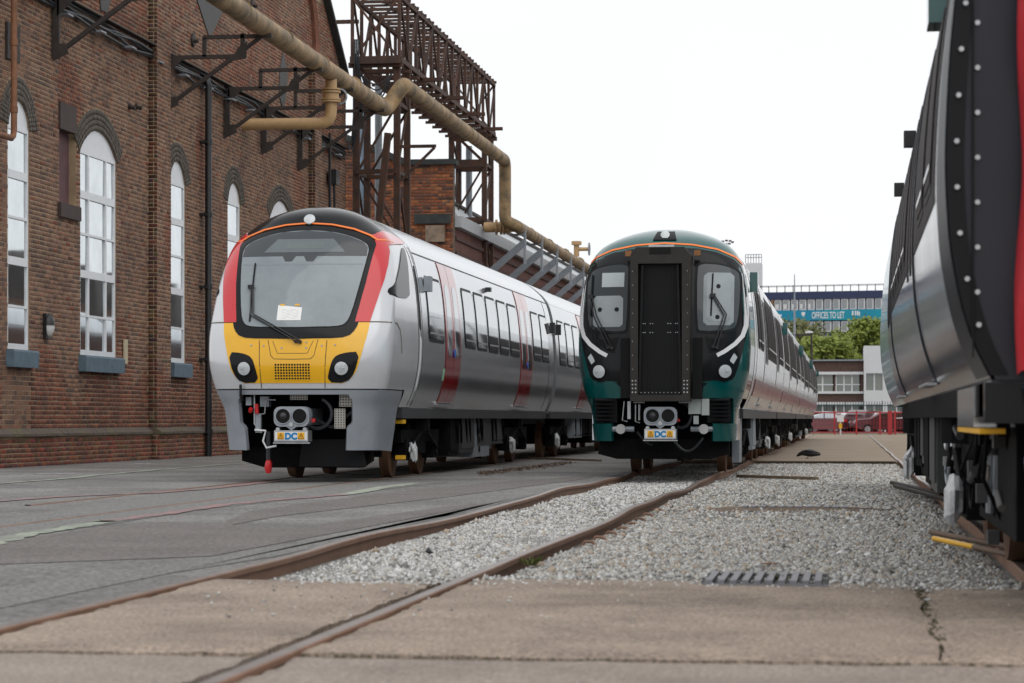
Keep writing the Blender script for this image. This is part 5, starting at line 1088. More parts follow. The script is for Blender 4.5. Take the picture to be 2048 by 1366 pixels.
for k in range(3):
    a, b = prev+.5, prev+20.; carbody(cx, a, b, m_film, T2); part(patch(sidefn(cx, 1), [(a+7, 2.08), (a+13.2, 2.08), (a+13.2, 3.3), (a+7, 3.3)], .004, .02, 14, 4, 0), 'window_band', m_tglass2, T2, smooth=40)
    mb = MB(); mb.box(cx-1.1, cx+1.1, a-.5, a, 1.1, 3.6); part(mb, 'gangway', m_gasket, T2)
    side_items(cx, 1, T2, doors=[(a+5.3, a+6.9), (a+13.3, a+14.9)], wins=[(a+.5+1.5*i, a+1.85+1.5*i) for i in range(3)]+[(a+7.2+1.2*i, a+8.3+1.2*i) for i in range(5)]+[(a+15.2+1.3*i, a+16.4+1.3*i) for i in range(3)], dm=m_film, gm=m_tglass2)
    part(patch(sidefn(cx, 1), [(a+.05, 1.32), (b-.05, 1.32), (b-.05, 1.6), (a+.05, 1.6)], .016, .02, 6, 4, 0), 'purple_reflect_band', m_purple, T2, smooth=40)
    part(patch(sidefn(cx, -1), [(a+.5, 2.05), (b-.5, 2.05), (b-.5, 3.3), (a+.5, 3.3)], .004, .02, 14, 4, 0), 'window_band', m_tglass2, T2, smooth=40)
    for q in (a+.6, a+19): p = sidefn(cx, 1)(q, 3.1, .08); mb = MB(); mb.cbox(p, (.12, .2, .3)); part(mb, 'camera_box', m_green, T2)
    sole(cx, a+.2, b-.2, T2, m_equip); bogie(cx, a+3.2, T2, k != 1, wr=.6); bogie(cx, b-3.2, T2, k == 0, wr=.6); underkit(cx, a+5.4, b-5.4, T2, 40+k); prev = b

# --- carriage close to the camera
RC = 1.82; RY0, RY1 = 11.3, 29.2
T3 = thing('covered_carriage', 'glossy silver carriage with dark bolted end and red gangway cover', 'carriage', loc=(RC, RY0, 0))
carbody(RC, RY0, RY1, m_navyfilm, T3, (0, 1))
f3 = sidefn(RC, -1)
prof = [(-HW(z), z) for z in np.linspace(1.1, ZTOP-.01, 50)]+[(HW(z), z) for z in np.linspace(ZTOP-.01, 1.1, 50)]
mb = MB(); mb.prism([(x*.985, z) for x, z in prof], lambda p, t: (RC+p[0], t, p[1]), RY0-.06, RY0+.02); part(mb, 'end_wall', m_endgrey, T3, smooth=40)
part(patch(f3, [(RY0, 1.12), (RY0+1.1, 1.12), (RY0+1.1, 3.7), (RY0, 3.7)], .006, .02, 40, 4, 0), 'end_panel', m_endblack, T3, smooth=40)
mb = MB(); mb.grid([[(RC-(HW(z)-.0), RY0-.065, z), (RC-(HW(z)-.08), RY0-.07, z)] for z in np.linspace(1.12, 3.7, 40)], flip=True); part(mb, 'end_edge_strip', m_gasket, T3, smooth=40)
mb = MB()
for z in np.arange(1.35, 3.7, .21): mb.tube([(RC-HW(z)+.045, RY0-.07, z), (RC-HW(z)+.045, RY0-.085, z)], .012, 10)
for z in np.arange(1.5, 3.2, .205): mb.tube([(RC-1.245, RY0-.06, z), (RC-1.245, RY0-.075, z)], .012, 10)
part(mb, 'bolt_heads', m_alu, T3, smooth=40, kind='stuff')
mb = MB(); mb.box(RC-1.27, RC-1.262, RY0-.08, RY0-.06, 1.2, 3.6); part(mb, 'end_seam', m_gangd, T3)
mb = MB(); rows = []
for i in range(30):
    z = 1.12+2.9*i/29; w_ = (1.05+.015*math.sin(i*.5)+.02*(1-i/29))
    rows.append([(RC+w_*math.cos(t)*(1 if abs(math.cos(t)) < .7 else 1), RY0-.1-.32*math.sin(t)**.5+.03*math.sin(i*.9+t*5)+.02*math.sin(t*14+i*.3), z+.02*math.sin(t*7)) for t in np.linspace(0, math.pi, 40)])
mb.grid(rows); part(mb, 'gangway_cover', m_cloth, T3, smooth=60)
mb = MB(); rows = []
for i in range(12):
    z = .45+.62*i/11; rows.append([(RC+(1.02-.02*math.sin(i))*math.cos(t), RY0-.1-.25*math.sin(t)**.5+.02*math.sin(i*1.3+t*6), z) for t in np.linspace(0, math.pi, 30)])
mb.grid(rows); part(mb, 'blue_cover', m_tarp, T3, smooth=60)
Y3 = lambda px: onx(px, 800, RC-1.385).y
side_items(RC, -1, T3, doors=[(17.2, 18.8), (26.5, 28.1)], wins=[(13.2, 14.3), (14.7, 15.9)]+[(19.6+1.25*i, 20.7+1.25*i) for i in range(5)]+[], dm=m_navyfilm, seams=[RY0+1.12], gm=m_tglass2)
part(patch(f3, [(RY0+1.5, 2.05), (17.0, 2.05), (17.0, 3.33), (RY0+1.5, 3.33)], .004, .02, 16, 4, 0), 'window_band', m_tglass2, T3, smooth=40)
part(patch(f3, [(19.2, 2.05), (26.2, 2.05), (26.2, 3.33), (19.2, 3.33)], .004, .02, 16, 4, 0), 'window_band', m_tglass2, T3, smooth=40)
p = f3(RY0+2.9, 3.34, .07); mb = MB(); mb.cbox(p, (.11, .34, .34)); part(mb, 'camera_box', m_green, T3)
for y in (20.5, 25): p = f3(y, 3.25, .05); mb = MB(); mb.cbox(p, (.1, .15, .13)); part(mb, 'camera_box', m_black, T3)
sole(RC, RY0+.1, RY1, T3, m_under)
mb = MB(); mb.box(RC-1.21, RC-.8, RY0-.02, RY0+.5, .9, 1.085); part(mb, 'corner_box', m_crown, T3); mb = MB(); mb.box(RC-1.22, RC-.8, RY0+.8, RY0+2.6, .88, 1.08); part(mb, 'corner_box', m_silver, T3)
mb = MB(); mb.box(RC-1.22, RC-1.1, RY0+.25, RY0+2.6, .85, .875); part(mb, 'yellow_step', m_yelfit, T3)
bogie(RC, 17.2, T3, wr=.75); bogie(RC, 29.5, T3, wr=.9); underkit(RC, 20, 26.6, T3, 9, [m_under, m_equip])
mb = MB(); mb.tube([(RC-1.05, 13.6, .85), (RC-1.05, 13.7, .4)], .025, 8); part(mb, 'damper', m_galv, T3, smooth=40)
mb = MB()
for k in range(6): mb.tube([(RC-1.1+.1*random.random(), 13+.5*k, .9), (RC-1.12, 13.1+.5*k, .6), (RC-1.0, 13.3+.5*k, .35)], .013, 6)
part(mb, 'hose', m_under, T3, smooth=40, kind='stuff')
for y0_, y1_, z0_ in ((12.0, 15.4, .32), (18.9, 20, .3), (26.6, 28.2, .3), (30.8, 35, .3)): mb = MB(); mb.box(RC-1.02, RC+1.02, y0_, y1_, z0_, .95); part(mb, 'equipment_fill_box', m_under, T3)  # black boxes added to fill the space under the carriage with dark
mb = MB(); mb.box(RC-.9, RC+.9, 15.4, 19, .55, 1.02); part(mb, 'underside_dark_fill', m_under, T3)  # black block added behind the bogie, continuing the dark fill
rq = random.Random(5)
for k in range(26):
    y = rq.uniform(11.9, 19); x = RC-1.04-rq.uniform(0, .08); z = rq.uniform(.25, .95); mb = MB()
    if k % 3 == 0: mb.tube([(x, y, z), (x, y+rq.uniform(.2, .6), z+rq.uniform(-.1, .1))], rq.uniform(.012, .03), 8)
    elif k % 3 == 1: mb.cbox((x, y, z), (.06, rq.uniform(.08, .25), rq.uniform(.06, .16)))
    else: mb.tube([(x, y+.25*math.sin(t), z-.12*math.cos(t)) for t in np.linspace(-1.6, 1.6, 8)], .014, 6)
    part(mb, 'pipe_fitting', rq.choice([m_under, m_equip, m_alu, m_galv, m_cable, m_cable]) if k % 9 else m_equip, T3, smooth=40)
mb = MB(); mb.box(RC-1.04, RC-.9, 13.5, 14.0, .5, .72); part(mb, 'equipment_plate', m_galv, T3)
FR = Face(RC, 37., RKM, .7, 3.2, -1)
mb = MB(); zs_ = list(np.linspace(1.1, 3.4, 24))+list(3.4+(ZTOP-3.4)*np.sin(np.linspace(.06, 1, 16)*math.pi/2)); qs = np.sin(np.linspace(-1, 1, 31)*math.pi/2)
rows = [[FR.pt(q*HW(z)*.9995, z) for q in qs] for z in zs_]; mb.grid(rows, flip=True)
for sgn, idx in ((-1, 0), (1, -1)): mb.grid([[rows[i][idx], (RC+sgn*HW(z), RY1-.01, z)] for i, z in enumerate(zs_)])
part(mb, 'cab_shell', m_teal, T3, smooth=50)

# ------------------------------------------------------------------ loose things on the ground
def bar(px0, py0, px1, py1, r, m, lab, name='pole', cat='pole', z=.0, sq=False, z1=None):
    a, b = onz(px0, py0, z), onz(px1, py1, z if z1 is None else z1); mb = MB()
    if sq: mb.beam(a, b, r*2, r*1.4)
    else: mb.tube([a, b], r, 10)
    return solo(mb, name, m, lab, cat, smooth=40)
bar(1476, 952, 1634, 957, .035, m_wood, 'weathered plank lying on gravel in front of the green train', 'plank', 'plank', -.05, True)
bar(1783, 965, 1895, 992, .028, m_dsteel, 'dark steel bar lying across the rail under the carriage, upper of a pair', z=.03)
bar(1790, 972, 1893, 998, .028, m_dsteel, 'dark steel bar lying across the rail under the carriage, lower of a pair', z=.03)
bar(1862, 1064, 2080, 1106, .022, mat('brown_pole', (.13, .08, .05), .7, var=.2), 'brown pole lying across the rail beside a yellow tipped pole', z=.02)
yp_ = thing('yellow_tipped_pole', 'brown pole with a yellow painted end lying across the rail', 'pole', loc=onz(1868, 1077, .02)); a, b = onz(1868, 1077, .02), onz(2080, 1122, .02); mid_ = a.lerp(b, .42)
mb = MB(); mb.tube([a, mid_], .02, 10); part(mb, 'yellow_end', m_yelfit, yp_, smooth=40); mb = MB(); mb.tube([mid_, b], .02, 10); part(mb, 'shaft', MATS['brown_pole'], yp_, smooth=40)
bar(1060, 917, 1200, 922, .05, m_wood, 'pale timber lying on asphalt behind the rail between the two trains', 'plank', 'plank', 0, True)
a = onz(1408, 1166, 0); b = onz(1648, 1170, 0); dg = thing('drain_grate', 'cast iron drain grate with ten bars at the concrete edge', 'grate', loc=(a.x, a.y, 0))
L_ = b.x-a.x
for k in range(10): x = a.x+L_*(k+.5)/10; mb = MB(); mb.box(x-.019, x+.019, a.y-.1, a.y+.7, -.03, .025); part(mb, 'grate_bar', mat('cast_iron', (.2, .195, .21), .55, metal=.2, var=.2, scale=8), dg)
mb = MB(); mb.box(a.x-.02, b.x+.02, a.y-.13, a.y-.101, -.03, .004); mb.box(a.x-.02, b.x+.02, a.y+.701, a.y+.73, -.03, .012); part(mb, 'frame', MATS['cast_iron'], dg); mb = MB(); mb.box(a.x-.02, b.x+.02, a.y-.1, a.y+.7, -.05, .002); part(mb, 'grate_bed', m_gangd, dg)
p = onz(1590, 1018, -.08); mb = MB(); n = 40
rows = [[(p.x+1.35*r*math.cos(t), p.y+.75*r*math.sin(t), -.105+.045*(1-r**2)+random.uniform(0, .012)) for t in np.linspace(0, 2*math.pi, n+1)] for r in np.linspace(1, .02, 9)]
mb.grid(rows); struct(mb, 'dirt_mound', m_dirt, smooth=60)
mg = thing('manhole_grate', 'low ribbed iron manhole cover sunk in dirt amid the gravel', 'grate', loc=(p.x, p.y, -.06))
for k in range(12): x = p.x-.55+.1*k; mb = MB(); mb.box(x-.03, x+.03, p.y-.2, p.y+.2, -.075, -.045); part(mb, 'grate_bar', MATS['cast_iron'], mg)
mb = MB(); mb.box(p.x-.62, p.x+.62, p.y-.25, p.y+.25, -.1, -.07); part(mb, 'frame', MATS['cast_iron'], mg)
# crow
p = onz(1612, 917, -.014); crow = thing('crow', 'black crow pecking at the ground on the far concrete strip', 'bird', loc=p)
sp = [(-.15, .19, .010), (-.10, .2, .03), (-.03, .19, .062), (.05, .175, .078), (.12, .165, .066), (.19, .155, .038), (.28, .14, .026), (.34, .135, .018)]
mb = MB(); body = [(p.x+a, p.y, p.z+z) for a, z, r in sp]; body = [(x, y, p.z+(z-p.z)*.78) for x, y, z in body]; body[0] = (p.x-.185, p.y, p.z+.075); body[1] = (p.x-.15, p.y, p.z+.1); body[2] = (p.x-.08, p.y, p.z+.13)
mb.tube([(p.x-.235, p.y, p.z+.05)]+body, [.004, .03]+[.042, .06, .09, .092, .075, .05, .03, .018][:len(body)-1], 12)
mb.v = [(x, p.y+(y-p.y)*.9, z) for x, y, z in mb.v]; part(mb, 'body', m_black, crow, smooth=60)
for s_ in (-1, 1):
    mb = MB(); mb.tube([(p.x+.04, p.y+s_*.03, p.z+.12), (p.x+.05, p.y+s_*.03, p.z+.04), (p.x+.03, p.y+s_*.03, p.z)], [.02, .008, .008], 6); mb.tube([(p.x-.02, p.y+s_*.03, p.z+.006), (p.x+.06, p.y+s_*.03, p.z+.006)], .007, 5); part(mb, 'leg', m_black, crow, smooth=50)
    mb = MB(); mb.tube([(p.x-.02, p.y+s_*.06, p.z+.19), (p.x+.1, p.y+s_*.065, p.z+.17), (p.x+.3, p.y+s_*.03, p.z+.14)], [.02, .035, .006], 8); part(mb, 'wing', m_crown, crow, smooth=60)

# ------------------------------------------------------------------ works on the other side of the yard, mirrored in windows and paint
ws = thing('sawtooth_workshop', 'long dark brick workshop with sawtooth roof, mirrored in the train and hall windows', 'building', loc=(15, 110, 0))
mb = MB(); mb.box(15, 32, 40, 182, -.1, 7.6); part(mb, 'wall', mat('workshop_brick', (.13, .075, .055), .9, var=.3, scale=2, dirt=.4), ws)
for i in range(15):
    y = 41+9.4*i; mb = MB(); mb.prism([(y, 7.6), (y+9.2, 7.6), (y+9.0, 10.2+.5*(i % 2)), (y+8.4, 10.2+.5*(i % 2))], lambda p, x: (x, p[0], p[1]), 15, 32); part(mb, 'roof_bay', m_dsteel, ws)
    for z in (1.4, 4.3): mb = MB(); mb.box(14.94, 15.0, y+2.5, y+6, z, z+2); part(mb, 'window', m_glass, ws)
# ------------------------------------------------------------------ background
FY = 148.
fence = thing('red_fence', 'red steel mesh fence across the end of the yard', 'fence', loc=(0, FY, 0))
xa, xb = -4., 14.; m_fred = mat('fence_red', (.42, .03, .035), .5, var=.1)
for z in (.12, 1.32): mb = MB(); mb.box(xa, xb, FY-.03, FY+.03, z-.03, z+.03); part(mb, 'rail', m_fred, fence)
for px in (1560, 1612, 1669, 1713, 1760, 1790, 1840): p = ony(px, 840, FY); mb = MB(); mb.box(p.x-.05, p.x+.05, FY-.05, FY+.05, -.05, 1.42); part(mb, 'post', m_fred, fence)
p = ony(1780, 840, FY); mb = MB(); mb.box(p.x-.13, p.x+.13, FY-.16, FY-.06, -.05, 1.4); part(mb, 'gate_post', m_fred, fence)
mb = MB()
for x in np.arange(xa, xb, .2): mb.box(x-.005, x+.005, FY-.005, FY+.005, .12, 1.32)
for z in np.arange(.4, 1.3, .3): mb.box(xa, xb, FY-.0045, FY+.0045, z-.004, z+.004)
part(mb, 'mesh_wires', m_fred, fence, kind='stuff')
p = ony(1681, 845, FY-.3); sg = thing('sign_post', 'small yellow and white sign on a post before the red fence', 'sign', loc=p)
mb = MB(); mb.box(p.x-.03, p.x+.03, p.y, p.y+.04, -.05, 1.0); part(mb, 'post', m_wtape, sg); mb = MB(); mb.box(p.x-.2, p.x+.2, p.y-.02, p.y-.005, .75, 1.15); part(mb, 'white_plate', m_wtape, sg); mb = MB(); mb.box(p.x-.1, p.x+.1, p.y-.02, p.y-.005, .35, .65); part(mb, 'yellow_plate', m_yelfit, sg)
def car(px, T, rot, col, lab, van=False):
    p = ont(px, 850, T); o = thing('parked_car', lab, 'car', 'cars parked behind the red fence', loc=(p.x, p.y, -.04)); o.rotation_euler = (0, 0, rot)
    m_ = mat('car_'+lab.split()[0], col, .25, var=.04, coat=.6, metal=.2)
    prof_ = [(-2.1, .45), (-2.12, .75), (-1.95, .95), (-1.1, 1.02), (-.4, 1.42), (.9, 1.46), (1.65, 1.2), (2.0, 1.0), (2.1, .75), (2.08, .4), (1.7, .28), (-1.7, .28)]
    if van: prof_[5] = (1.4, 1.55); prof_[6] = (1.95, 1.25)
    def P(mb, nm, mt, par=o, sm=None): ob_ = mb.build(nm, mt, par, sm); return ob_
    mb = MB(); rows = []
    for y, k in ((-.85, .9), (-.8, .98), (-.55, 1), (.55, 1), (.8, .98), (.85, .9)): rows.append([(x, y*(1 if z < 1.05 else .86), .3+(z-.3)*k if z > .3 else z) for x, z in prof_]+[(prof_[0][0], y, prof_[0][1])])
    mb.grid(rows); mb.add(rows[0], [tuple(range(len(rows[0])-1))]); mb.add(rows[-1], [tuple(range(len(rows[0])-2, -1, -1))]); b_ = P(mb, 'body', m_, sm=50)
    for s_ in (-1, 1):
        mb = MB(); y = s_*.80; mb.prism([(-.95, 1.03), (-.42, 1.32), (.25, 1.36), (.25, 1.02)], lambda q, t: (q[0], t*(.97 if q[1] > 1.1 else 1), q[1]*.985), y-.04, y+.04); P(mb, 'side_window', m_tglass, b_)
        mb = MB(); mb.prism([(.33, 1.02), (.33, 1.36), (.95, 1.36), (1.5, 1.12), (1.45, 1.03)], lambda q, t: (q[0], t*(.97 if q[1] > 1.1 else 1), q[1]*.985), y-.04, y+.04); P(mb, 'side_window', m_tglass, b_)
        for x in (-1.3, 1.3):
            mb = MB(); mb.tube([(x, s_*.7, .31), (x, s_*.87, .31)], .31, 20); w_ = P(mb, 'wheel', m_gasket, sm=40); mb = MB(); mb.tube([(x, s_*.86, .31), (x, s_*.885, .31)], .2, 16); P(mb, 'rim', m_alu, w_, 40)
        mb = MB(); mb.cbox((2.06, s_*.62, .86), (.1, .3, .16)); P(mb, 'tail_light', m_redfit, b_); mb = MB(); mb.cbox((-2.08, s_*.6, .76), (.08, .3, .14)); P(mb, 'headlight', m_lens, b_)
    return o
car(1632, 168, .1, (.02, .025, .09), 'blue hatchback parked behind the train end and red fence')
car(1676, 160, math.pi-.35, (.5, .51, .54), 'silver saloon parked behind the red fence')
car(1697, 163, .12, (.1, .105, .13), 'grey car parked between the silver saloon and a dark car')
car(1738, 157, math.pi/2-.5+math.pi, (.04, .012, .018), 'maroon dark car showing red tail lights behind the red fence', True)
car(1790, 162, .3, (.2, .21, .23), 'pale grey car behind the thick red gate post')
car(1655, 158, math.pi+.1, (.13, .02, .025), 'red hatchback parked close behind the fence beside the sign')
car(1768, 155, .25, (.09, .02, .024), 'dark red saloon parked at the gate post')
car(1745, 172, .0, (.45, .46, .48), 'white car roof seen over the maroon car')
PFY = 186.; pf = thing('palisade_fence', 'dark green palisade fence in front of the white building', 'fence', loc=(0, PFY, 0)); m_pf = mat('palisade_green', (.03, .06, .065), .5)
for x in np.arange(-6, 22, 1.4): mb = MB(); mb.box(x-.04, x+.04, PFY, PFY+.08, -.1, 2.3); part(mb, 'post', m_pf, pf)
for z in (.5, 1.9): mb = MB(); mb.box(-6, 22, PFY-.03, PFY, z, z+.07); part(mb, 'rail', m_pf, pf)
mb = MB()
for x in np.arange(-6, 22, .2): mb.box(x-.02, x+.02, PFY-.05, PFY-.03, .05, 2.25)
part(mb, 'pales', m_pf, pf, kind='stuff')
# low office block
BY = 200.; lb = thing('low_office_block', 'low two storey office with brown brick bands and white trim', 'building', loc=(0, BY, 0))
def bp(px, py, Y=BY): return ony(px, py, Y)
m_bb = mat('brown_band', (.085, .05, .04), .9, var=.25, scale=3); m_wb = mat('white_render', (.62, .63, .64), .7, var=.05, scale=.6); m_bw = mat('block_glass', (.1, .13, .12), .08, col2=(.2, .2, .16), scale=.7, ior=1.9)
x0, x1, x2 = bp(1560, 800).x, bp(1727, 800).x, bp(1860, 800).x
def band(nm, a, b, y0, y1, m, d=0., par=lb): mb = MB(); z1_, z0_ = bp(1700, y0).z, bp(1700, y1).z; mb.box(a, b, BY-d, BY+8, z0_, z1_); return part(mb, nm, m, par)
band('brick_band', x0, x1, 722, 743.5, m_bb); band('brick_band', x0, x1, 787.5, 804, m_bb); band('roof_edge', x0-.1, x1, 719, 721.9, m_galv, .2)
band('white_trim', x0, x1, 743.6, 749, m_wb, .25); band('white_trim', x0, x1, 782.5, 787.4, m_wb, .15); band('white_trim', x0, x1, 804.1, 809, m_wb, .25)
mb = MB(); mb.box(x0, x1, BY+.3, BY+8, -.1, bp(1700, 749).z); part(mb, 'core_wall', m_bb, lb)
def wrow(xa, xb, n, y0, y1, parent=lb, m=m_bw):
    z1_, z0_ = bp(1700, y0).z, bp(1700, y1).z; fr = .12
    for i in range(n):
        a = xa+(xb-xa)*i/n; b = xa+(xb-xa)*(i+1)/n; mb = MB(); mb.box(a+fr/2, b-fr/2, BY+.12, BY+.2, z0_, z1_); w_ = part(mb, 'pane', m, parent)
        mb = MB(); mb.box(a-fr/2, a+fr/2, BY+.05, BY+.25, z0_, z1_); part(mb, 'mullion', m_wb, parent)
    mb = MB(); zc = (z0_*.6+z1_*.4); mb.box(xa, xb, BY+.08, BY+.22, zc-.05, zc+.05); part(mb, 'transom', m_wb, parent)
for a, b, n in ((1580, 1667, 4), (1672, 1720, 3)): wrow(bp(a, 800).x, bp(b, 800).x, n, 749, 782.5); wrow(bp(a, 800).x, bp(b, 800).x, n, 809, 838)
mb = MB(); mb.box(bp(1668, 800).x, bp(1671, 800).x, BY, BY+.4, bp(1700, 782).z, bp(1700, 749).z); mb.box(bp(1721, 800).x, x1, BY, BY+.4, bp(1700, 782).z, bp(1700, 749).z); part(mb, 'brick_pier', m_bb, lb)
wb = thing('white_office_block', 'plain white rendered block adjoining the brown banded office', 'building', loc=(x1, BY-1, 0))
zt = bp(1760, 692).z; zw = [(bp(1750, 781).z, bp(1750, 747).z), (.6, bp(1750, 809).z)]
cols_ = [x1+.02, bp(1732, 800).x, bp(1765, 800).x, bp(1775, 800).x, bp(1810, 800).x, x2]
mb = MB(); zz = [-.1, zw[1][0], zw[1][1], zw[0][0], zw[0][1], zt]
for i in range(5):
    for j in range(5):
        if i in (1, 3) and j in (1, 3): continue
        mb.box(cols_[i], cols_[i+1], BY-1, BY+9, zz[j], zz[j+1])
part(mb, 'wall', m_wb, wb)
for i in (1, 3):
    for z0_, z1_ in zw:
        mb = MB(); mb.box(cols_[i], cols_[i+1], BY-.7, BY-.6, z0_, z1_); w_ = part(mb, 'window', m_bw, wb); mb = MB(); xm = (cols_[i]+cols_[i+1])/2; mb.box(xm-.06, xm+.06, BY-.8, BY-.7, z0_, z1_); part(mb, 'mullion', m_wb, w_)
# tall blue office: local frame, x along the facade
OT = 400.; oc = ont(1640, 838, OT); off = thing('blue_office_building', 'tall office with navy fascia, white framed windows and turquoise banner', 'building', loc=(oc.x, oc.y, 0)); ang = -.16; off.rotation_euler = (0, 0, ang-.05)
m_navy = mat('navy_fascia', (.02, .032, .09), .6, var=.1); m_og = mat('office_glass', (.17, .19, .21), .1, col2=(.25, .27, .28), scale=.4, ior=1.8); m_turq = mat('turquoise_banner', (.0, .34, .38), .6, col2=(.0, .22, .36), scale=.05, thr=(.4, .6))
K = OT/FPX
def zo(py): return CAMH+(838-py)*K
def ol(nm, mb, m, par=off, **kw): return mb.build(nm, m, par, **kw)
xl = lambda px: (px-1640)*K
mb = MB(); mb.box(xl(1400), xl(1900), 0, 18, -.1, zo(584)-.5); ol('core_wall', mb, m_navy)
mb = MB(); mb.box(xl(1400), xl(1900), -.4, 18, zo(598), zo(583)); ol('fascia', mb, m_navy)
mb = MB(); mb.box(xl(1540), xl(1546), -.35, -.02, zo(620), zo(598.2)); ol('brick_pier', mb, mat('tan_pier', (.2, .12, .08), .9))
for i in range(22):
    a = xl(1547.5+17*i-17*0); b = a+14.2*K
    for (t_, bt) in ((598.5, 619.8), (643, 664), (672, 694)):
        mb = MB(); mb.box(a, b, -.22, -.05, zo(bt), zo(t_)); w_ = ol('window', mb, m_wb); mb = MB(); mb.box(a+.12, b-.22, -.28, -.222, zo(bt)+.2, zo(t_)-.14); ol('pane', mb, m_og, w_)
        if t_ < 600 and i < 5: mb = MB(); mb.box(a+.15, a+.15+.55*(1.1-.12*i), -.3, -.282, zo(bt)+.2, zo(bt)+1.0); ol('blind', mb, m_wb, w_)
mb = MB(); mb.box(xl(1530), xl(1900), -.5, -.3, zo(641), zo(620.3)); bn = ol('banner', mb, m_turq)
lettering('OFFICES TO LET', 1.52, m_wtape, bn, (xl(1624.5), -.53, zo(637)), .5, .02, .01)
mb = MB()
for px, w_, h_ in ((1706, 3.2, .75), (1712, 2.5, .75), (1716, 2.5, .75), (1719.5, 2.5, .6)): mb.box(xl(px), xl(px+w_), -.53, -.501, zo(632), zo(632)+h_)
mb.box(xl(1604), xl(1611), -.53, -.501, zo(630), zo(624)); mb.box(xl(1606), xl(1609), -.53, -.501, zo(633), zo(630.4)); mb.box(xl(1552), xl(1563), -.53, -.501, zo(632), zo(628)); ol('banner_marks', mb, m_wtape, bn)
for z in (569.5, 571.3): mb = MB(); mb.box(xl(1400), xl(1900), .4, .55, zo(z+.9), zo(z)); ol('roof_rail', mb, m_dsteel)
for i in range(30): x = xl(1400+16.7*i); mb = MB(); mb.box(x-.06, x+.06, .42, .53, zo(583), zo(570)); ol('rail_post', mb, m_dsteel)
mb = MB(); p = ont(1507, 700, 430); tw = thing('white_tower', 'pale stair tower with railed roof behind the green train', 'building', loc=(p.x, p.y, 0)); kk = 430/FPX
mb.box(p.x-16*kk, p.x+16*kk, p.y, p.y+5, -.1, CAMH+(838-526)*kk); part(mb, 'wall', m_wb, tw)
for i in range(7): x = p.x-16*kk+32*kk*i/6; mb = MB(); mb.box(x-.05, x+.05, p.y, p.y+.1, CAMH+(838-526)*kk, CAMH+(838-509)*kk); part(mb, 'rail_post', m_dsteel, tw)
for py in (509, 515): mb = MB(); z = CAMH+(838-py)*kk; mb.box(p.x-16*kk, p.x+16*kk, p.y+.02, p.y+.08, z-.05, z+.05); part(mb, 'roof_rail', m_dsteel, tw)
p = ont(1589, 838, 235); k_ = 235/FPX; fp = thing('flagpole', 'slim pale flagpole with a small cross arm before the offices', 'pole', loc=(p.x, p.y, 0))
mb = MB(); mb.tube([(p.x, p.y, -.1), (p.x, p.y, CAMH+(838-665)*k_), (p.x, p.y, CAMH+(838-548)*k_)], [.15, .12, .04], 10); part(mb, 'pole', m_galv, fp, smooth=50); mb = MB(); mb.box(p.x-.6, p.x+1.6, p.y-.1, p.y+.1, CAMH+166*k_, CAMH+170*k_); part(mb, 'cross_arm', m_dsteel, fp)
p = ont(1623, 838, 192); k_ = 192/FPX; sl = thing('street_lamp', 'grey street lamp with white head above the low office roof', 'lamp', loc=(p.x, p.y, 0))
mb = MB(); mb.tube([(p.x, p.y, -.1), (p.x, p.y, CAMH+(838-666)*k_)], [.11, .07], 10); part(mb, 'post', m_dsteel, sl, smooth=50); mb = MB(); mb.prism([(-.5, 0), (.12, 0), (.1, .12), (-.2, .2), (-.5, .1)], lambda q, t: (p.x+q[0], p.y+t, CAMH+172*k_+q[1]), -.14, .14); part(mb, 'lamp_head', m_wtape, sl)
p = ont(1453, 838, 300); k_ = 300/FPX; fm_ = thing('floodlight_mast', 'distant floodlight mast rising behind the green train roof', 'mast', loc=(p.x, p.y, 0))
mb = MB(); mb.tube([(p.x, p.y, -.1), (p.x, p.y, CAMH+(838-486)*k_)], [.3, .12], 8); part(mb, 'mast', m_galv, fm_)
for i, (dx, dz) in enumerate(((-.45, 0), (0, .1), (.45, .05), (-.3, -.35), (.35, -.3), (.75, -.1))): mb = MB(); mb.cbox((p.x+dx, p.y-.2, CAMH+(838-483)*k_+dz), (.35, .3, .2)); part(mb, 'floodlight', m_dsteel, fm_)
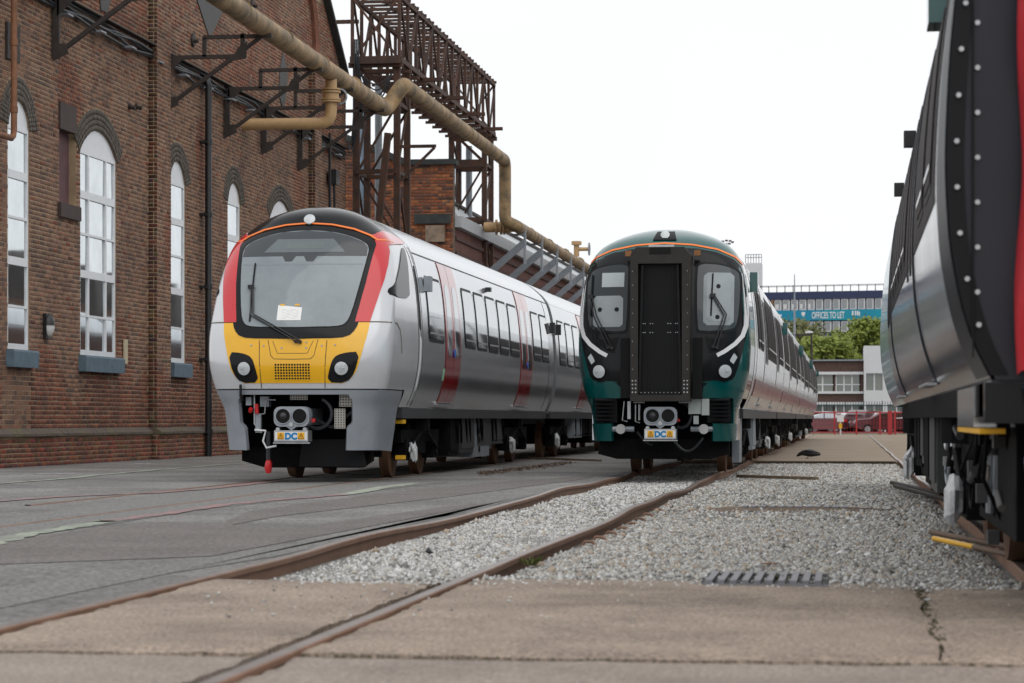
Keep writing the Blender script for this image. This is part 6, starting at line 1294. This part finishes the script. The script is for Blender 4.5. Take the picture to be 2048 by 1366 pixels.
# trees
m_leafA = mat('leaf_fresh_green', (.2, .235, .03), .7, col2=(.12, .17, .025), scale=1.2, thr=(.4, .6)); m_leafB = mat('leaf_olive', (.15, .155, .055), .7, col2=(.1, .115, .04), scale=1.2, thr=(.4, .6)); m_bark = mat('bark', (.06, .045, .035), .9, var=.3, scale=6)
def tree(px, T, ztop, rad, m, lab, n=2600, droop=0.):
    p = ont(px, 838, T); o = thing('tree', lab, 'tree', 'trees in front of the tall office', loc=(p.x, p.y, -.1)); rnd = random.Random(int(px*7))
    mb = MB(); base = ztop*.42
    mb.tube([(p.x, p.y, -.15), (p.x+.1, p.y, base*.6), (p.x, p.y, base), (p.x-.1, p.y, ztop*.8)], [.32, .24, .2, .05], 10)
    tips = []
    for k in range(11):
        a = rnd.uniform(0, 6.283); r = rad*rnd.uniform(.4, .85); z = base+(ztop-base)*rnd.uniform(.15, .85); tips.append((p.x+r*math.cos(a), p.y+r*math.sin(a), z)); mb.tube([(p.x, p.y, base*rnd.uniform(.7, 1.15)), (p.x+r*.5*math.cos(a), p.y+r*.5*math.sin(a), z*.82), tips[-1]], [.12, .07, .02], 6)
    part(mb, 'trunk', m_bark, o, smooth=50)
    cl_ = []
    for k in range(70):
        a = rnd.uniform(0, 6.283); u = rnd.uniform(-.7, 1); r = rad*math.sqrt(max(0, 1-u*u*.8))*rnd.uniform(.45, 1.05); cl_.append((p.x+r*math.cos(a), p.y+r*math.sin(a), (base+ztop)/2+(ztop-base)/2*u*rnd.uniform(.8, 1.05), rad*rnd.uniform(.14, .3)))
    V = []; Fq = []
    for k in range(n):
        c = rnd.choice(cl_); x, y, z = (rnd.gauss(c[0], c[3]*.6), rnd.gauss(c[1], c[3]*.6), rnd.gauss(c[2], c[3]*.5)); z -= droop*rnd.random()**2
        s_ = rnd.uniform(.15, .3); d1 = Vector((rnd.gauss(0, 1), rnd.gauss(0, 1), rnd.gauss(0, .6)-droop*.4)).normalized(); d2 = d1.orthogonal().normalized(); q = Vector((x, y, z)); i = len(V)
        V += [q-d1*s_, q+d2*s_*.55, q+d1*s_, q-d2*s_*.55]; Fq.append((i, i+1, i+2, i+3))
    mb = MB(); mb.v = [tuple(v) for v in V]; mb.f = Fq; mb.m = [0]*len(Fq); part(mb, 'crown', m, o)
k_ = 260/FPX
for px, T, py, rad, m, lab, n, dr in ((1575, 250, 640, 2.8, m_leafB, 'drooping olive tree standing behind the flagpole', 5000, 1.5), (1612, 262, 648, 2.6, m_leafB, 'olive weeping tree between the flagpole and the street lamp', 5000, 1.6), (1652, 240, 668, 2.6, m_leafA, 'fresh green round tree just behind the street lamp', 5200, 0),
                              (1700, 255, 655, 3.2, m_leafA, 'fresh green tree below the banner lettering', 6500, 0), (1748, 248, 645, 3.2, m_leafA, 'tall fresh green tree above the white office block', 6500, 0), (1800, 252, 655, 3.2, m_leafA, 'fresh green tree hidden partly by the silver carriage', 4000, 0), (1632, 275, 690, 2.8, m_leafA, 'low green tree over the roof of the low office', 4500, 0)):
    tree(px, T, CAMH+(838-py)*T/FPX, rad, m, lab, n, dr)
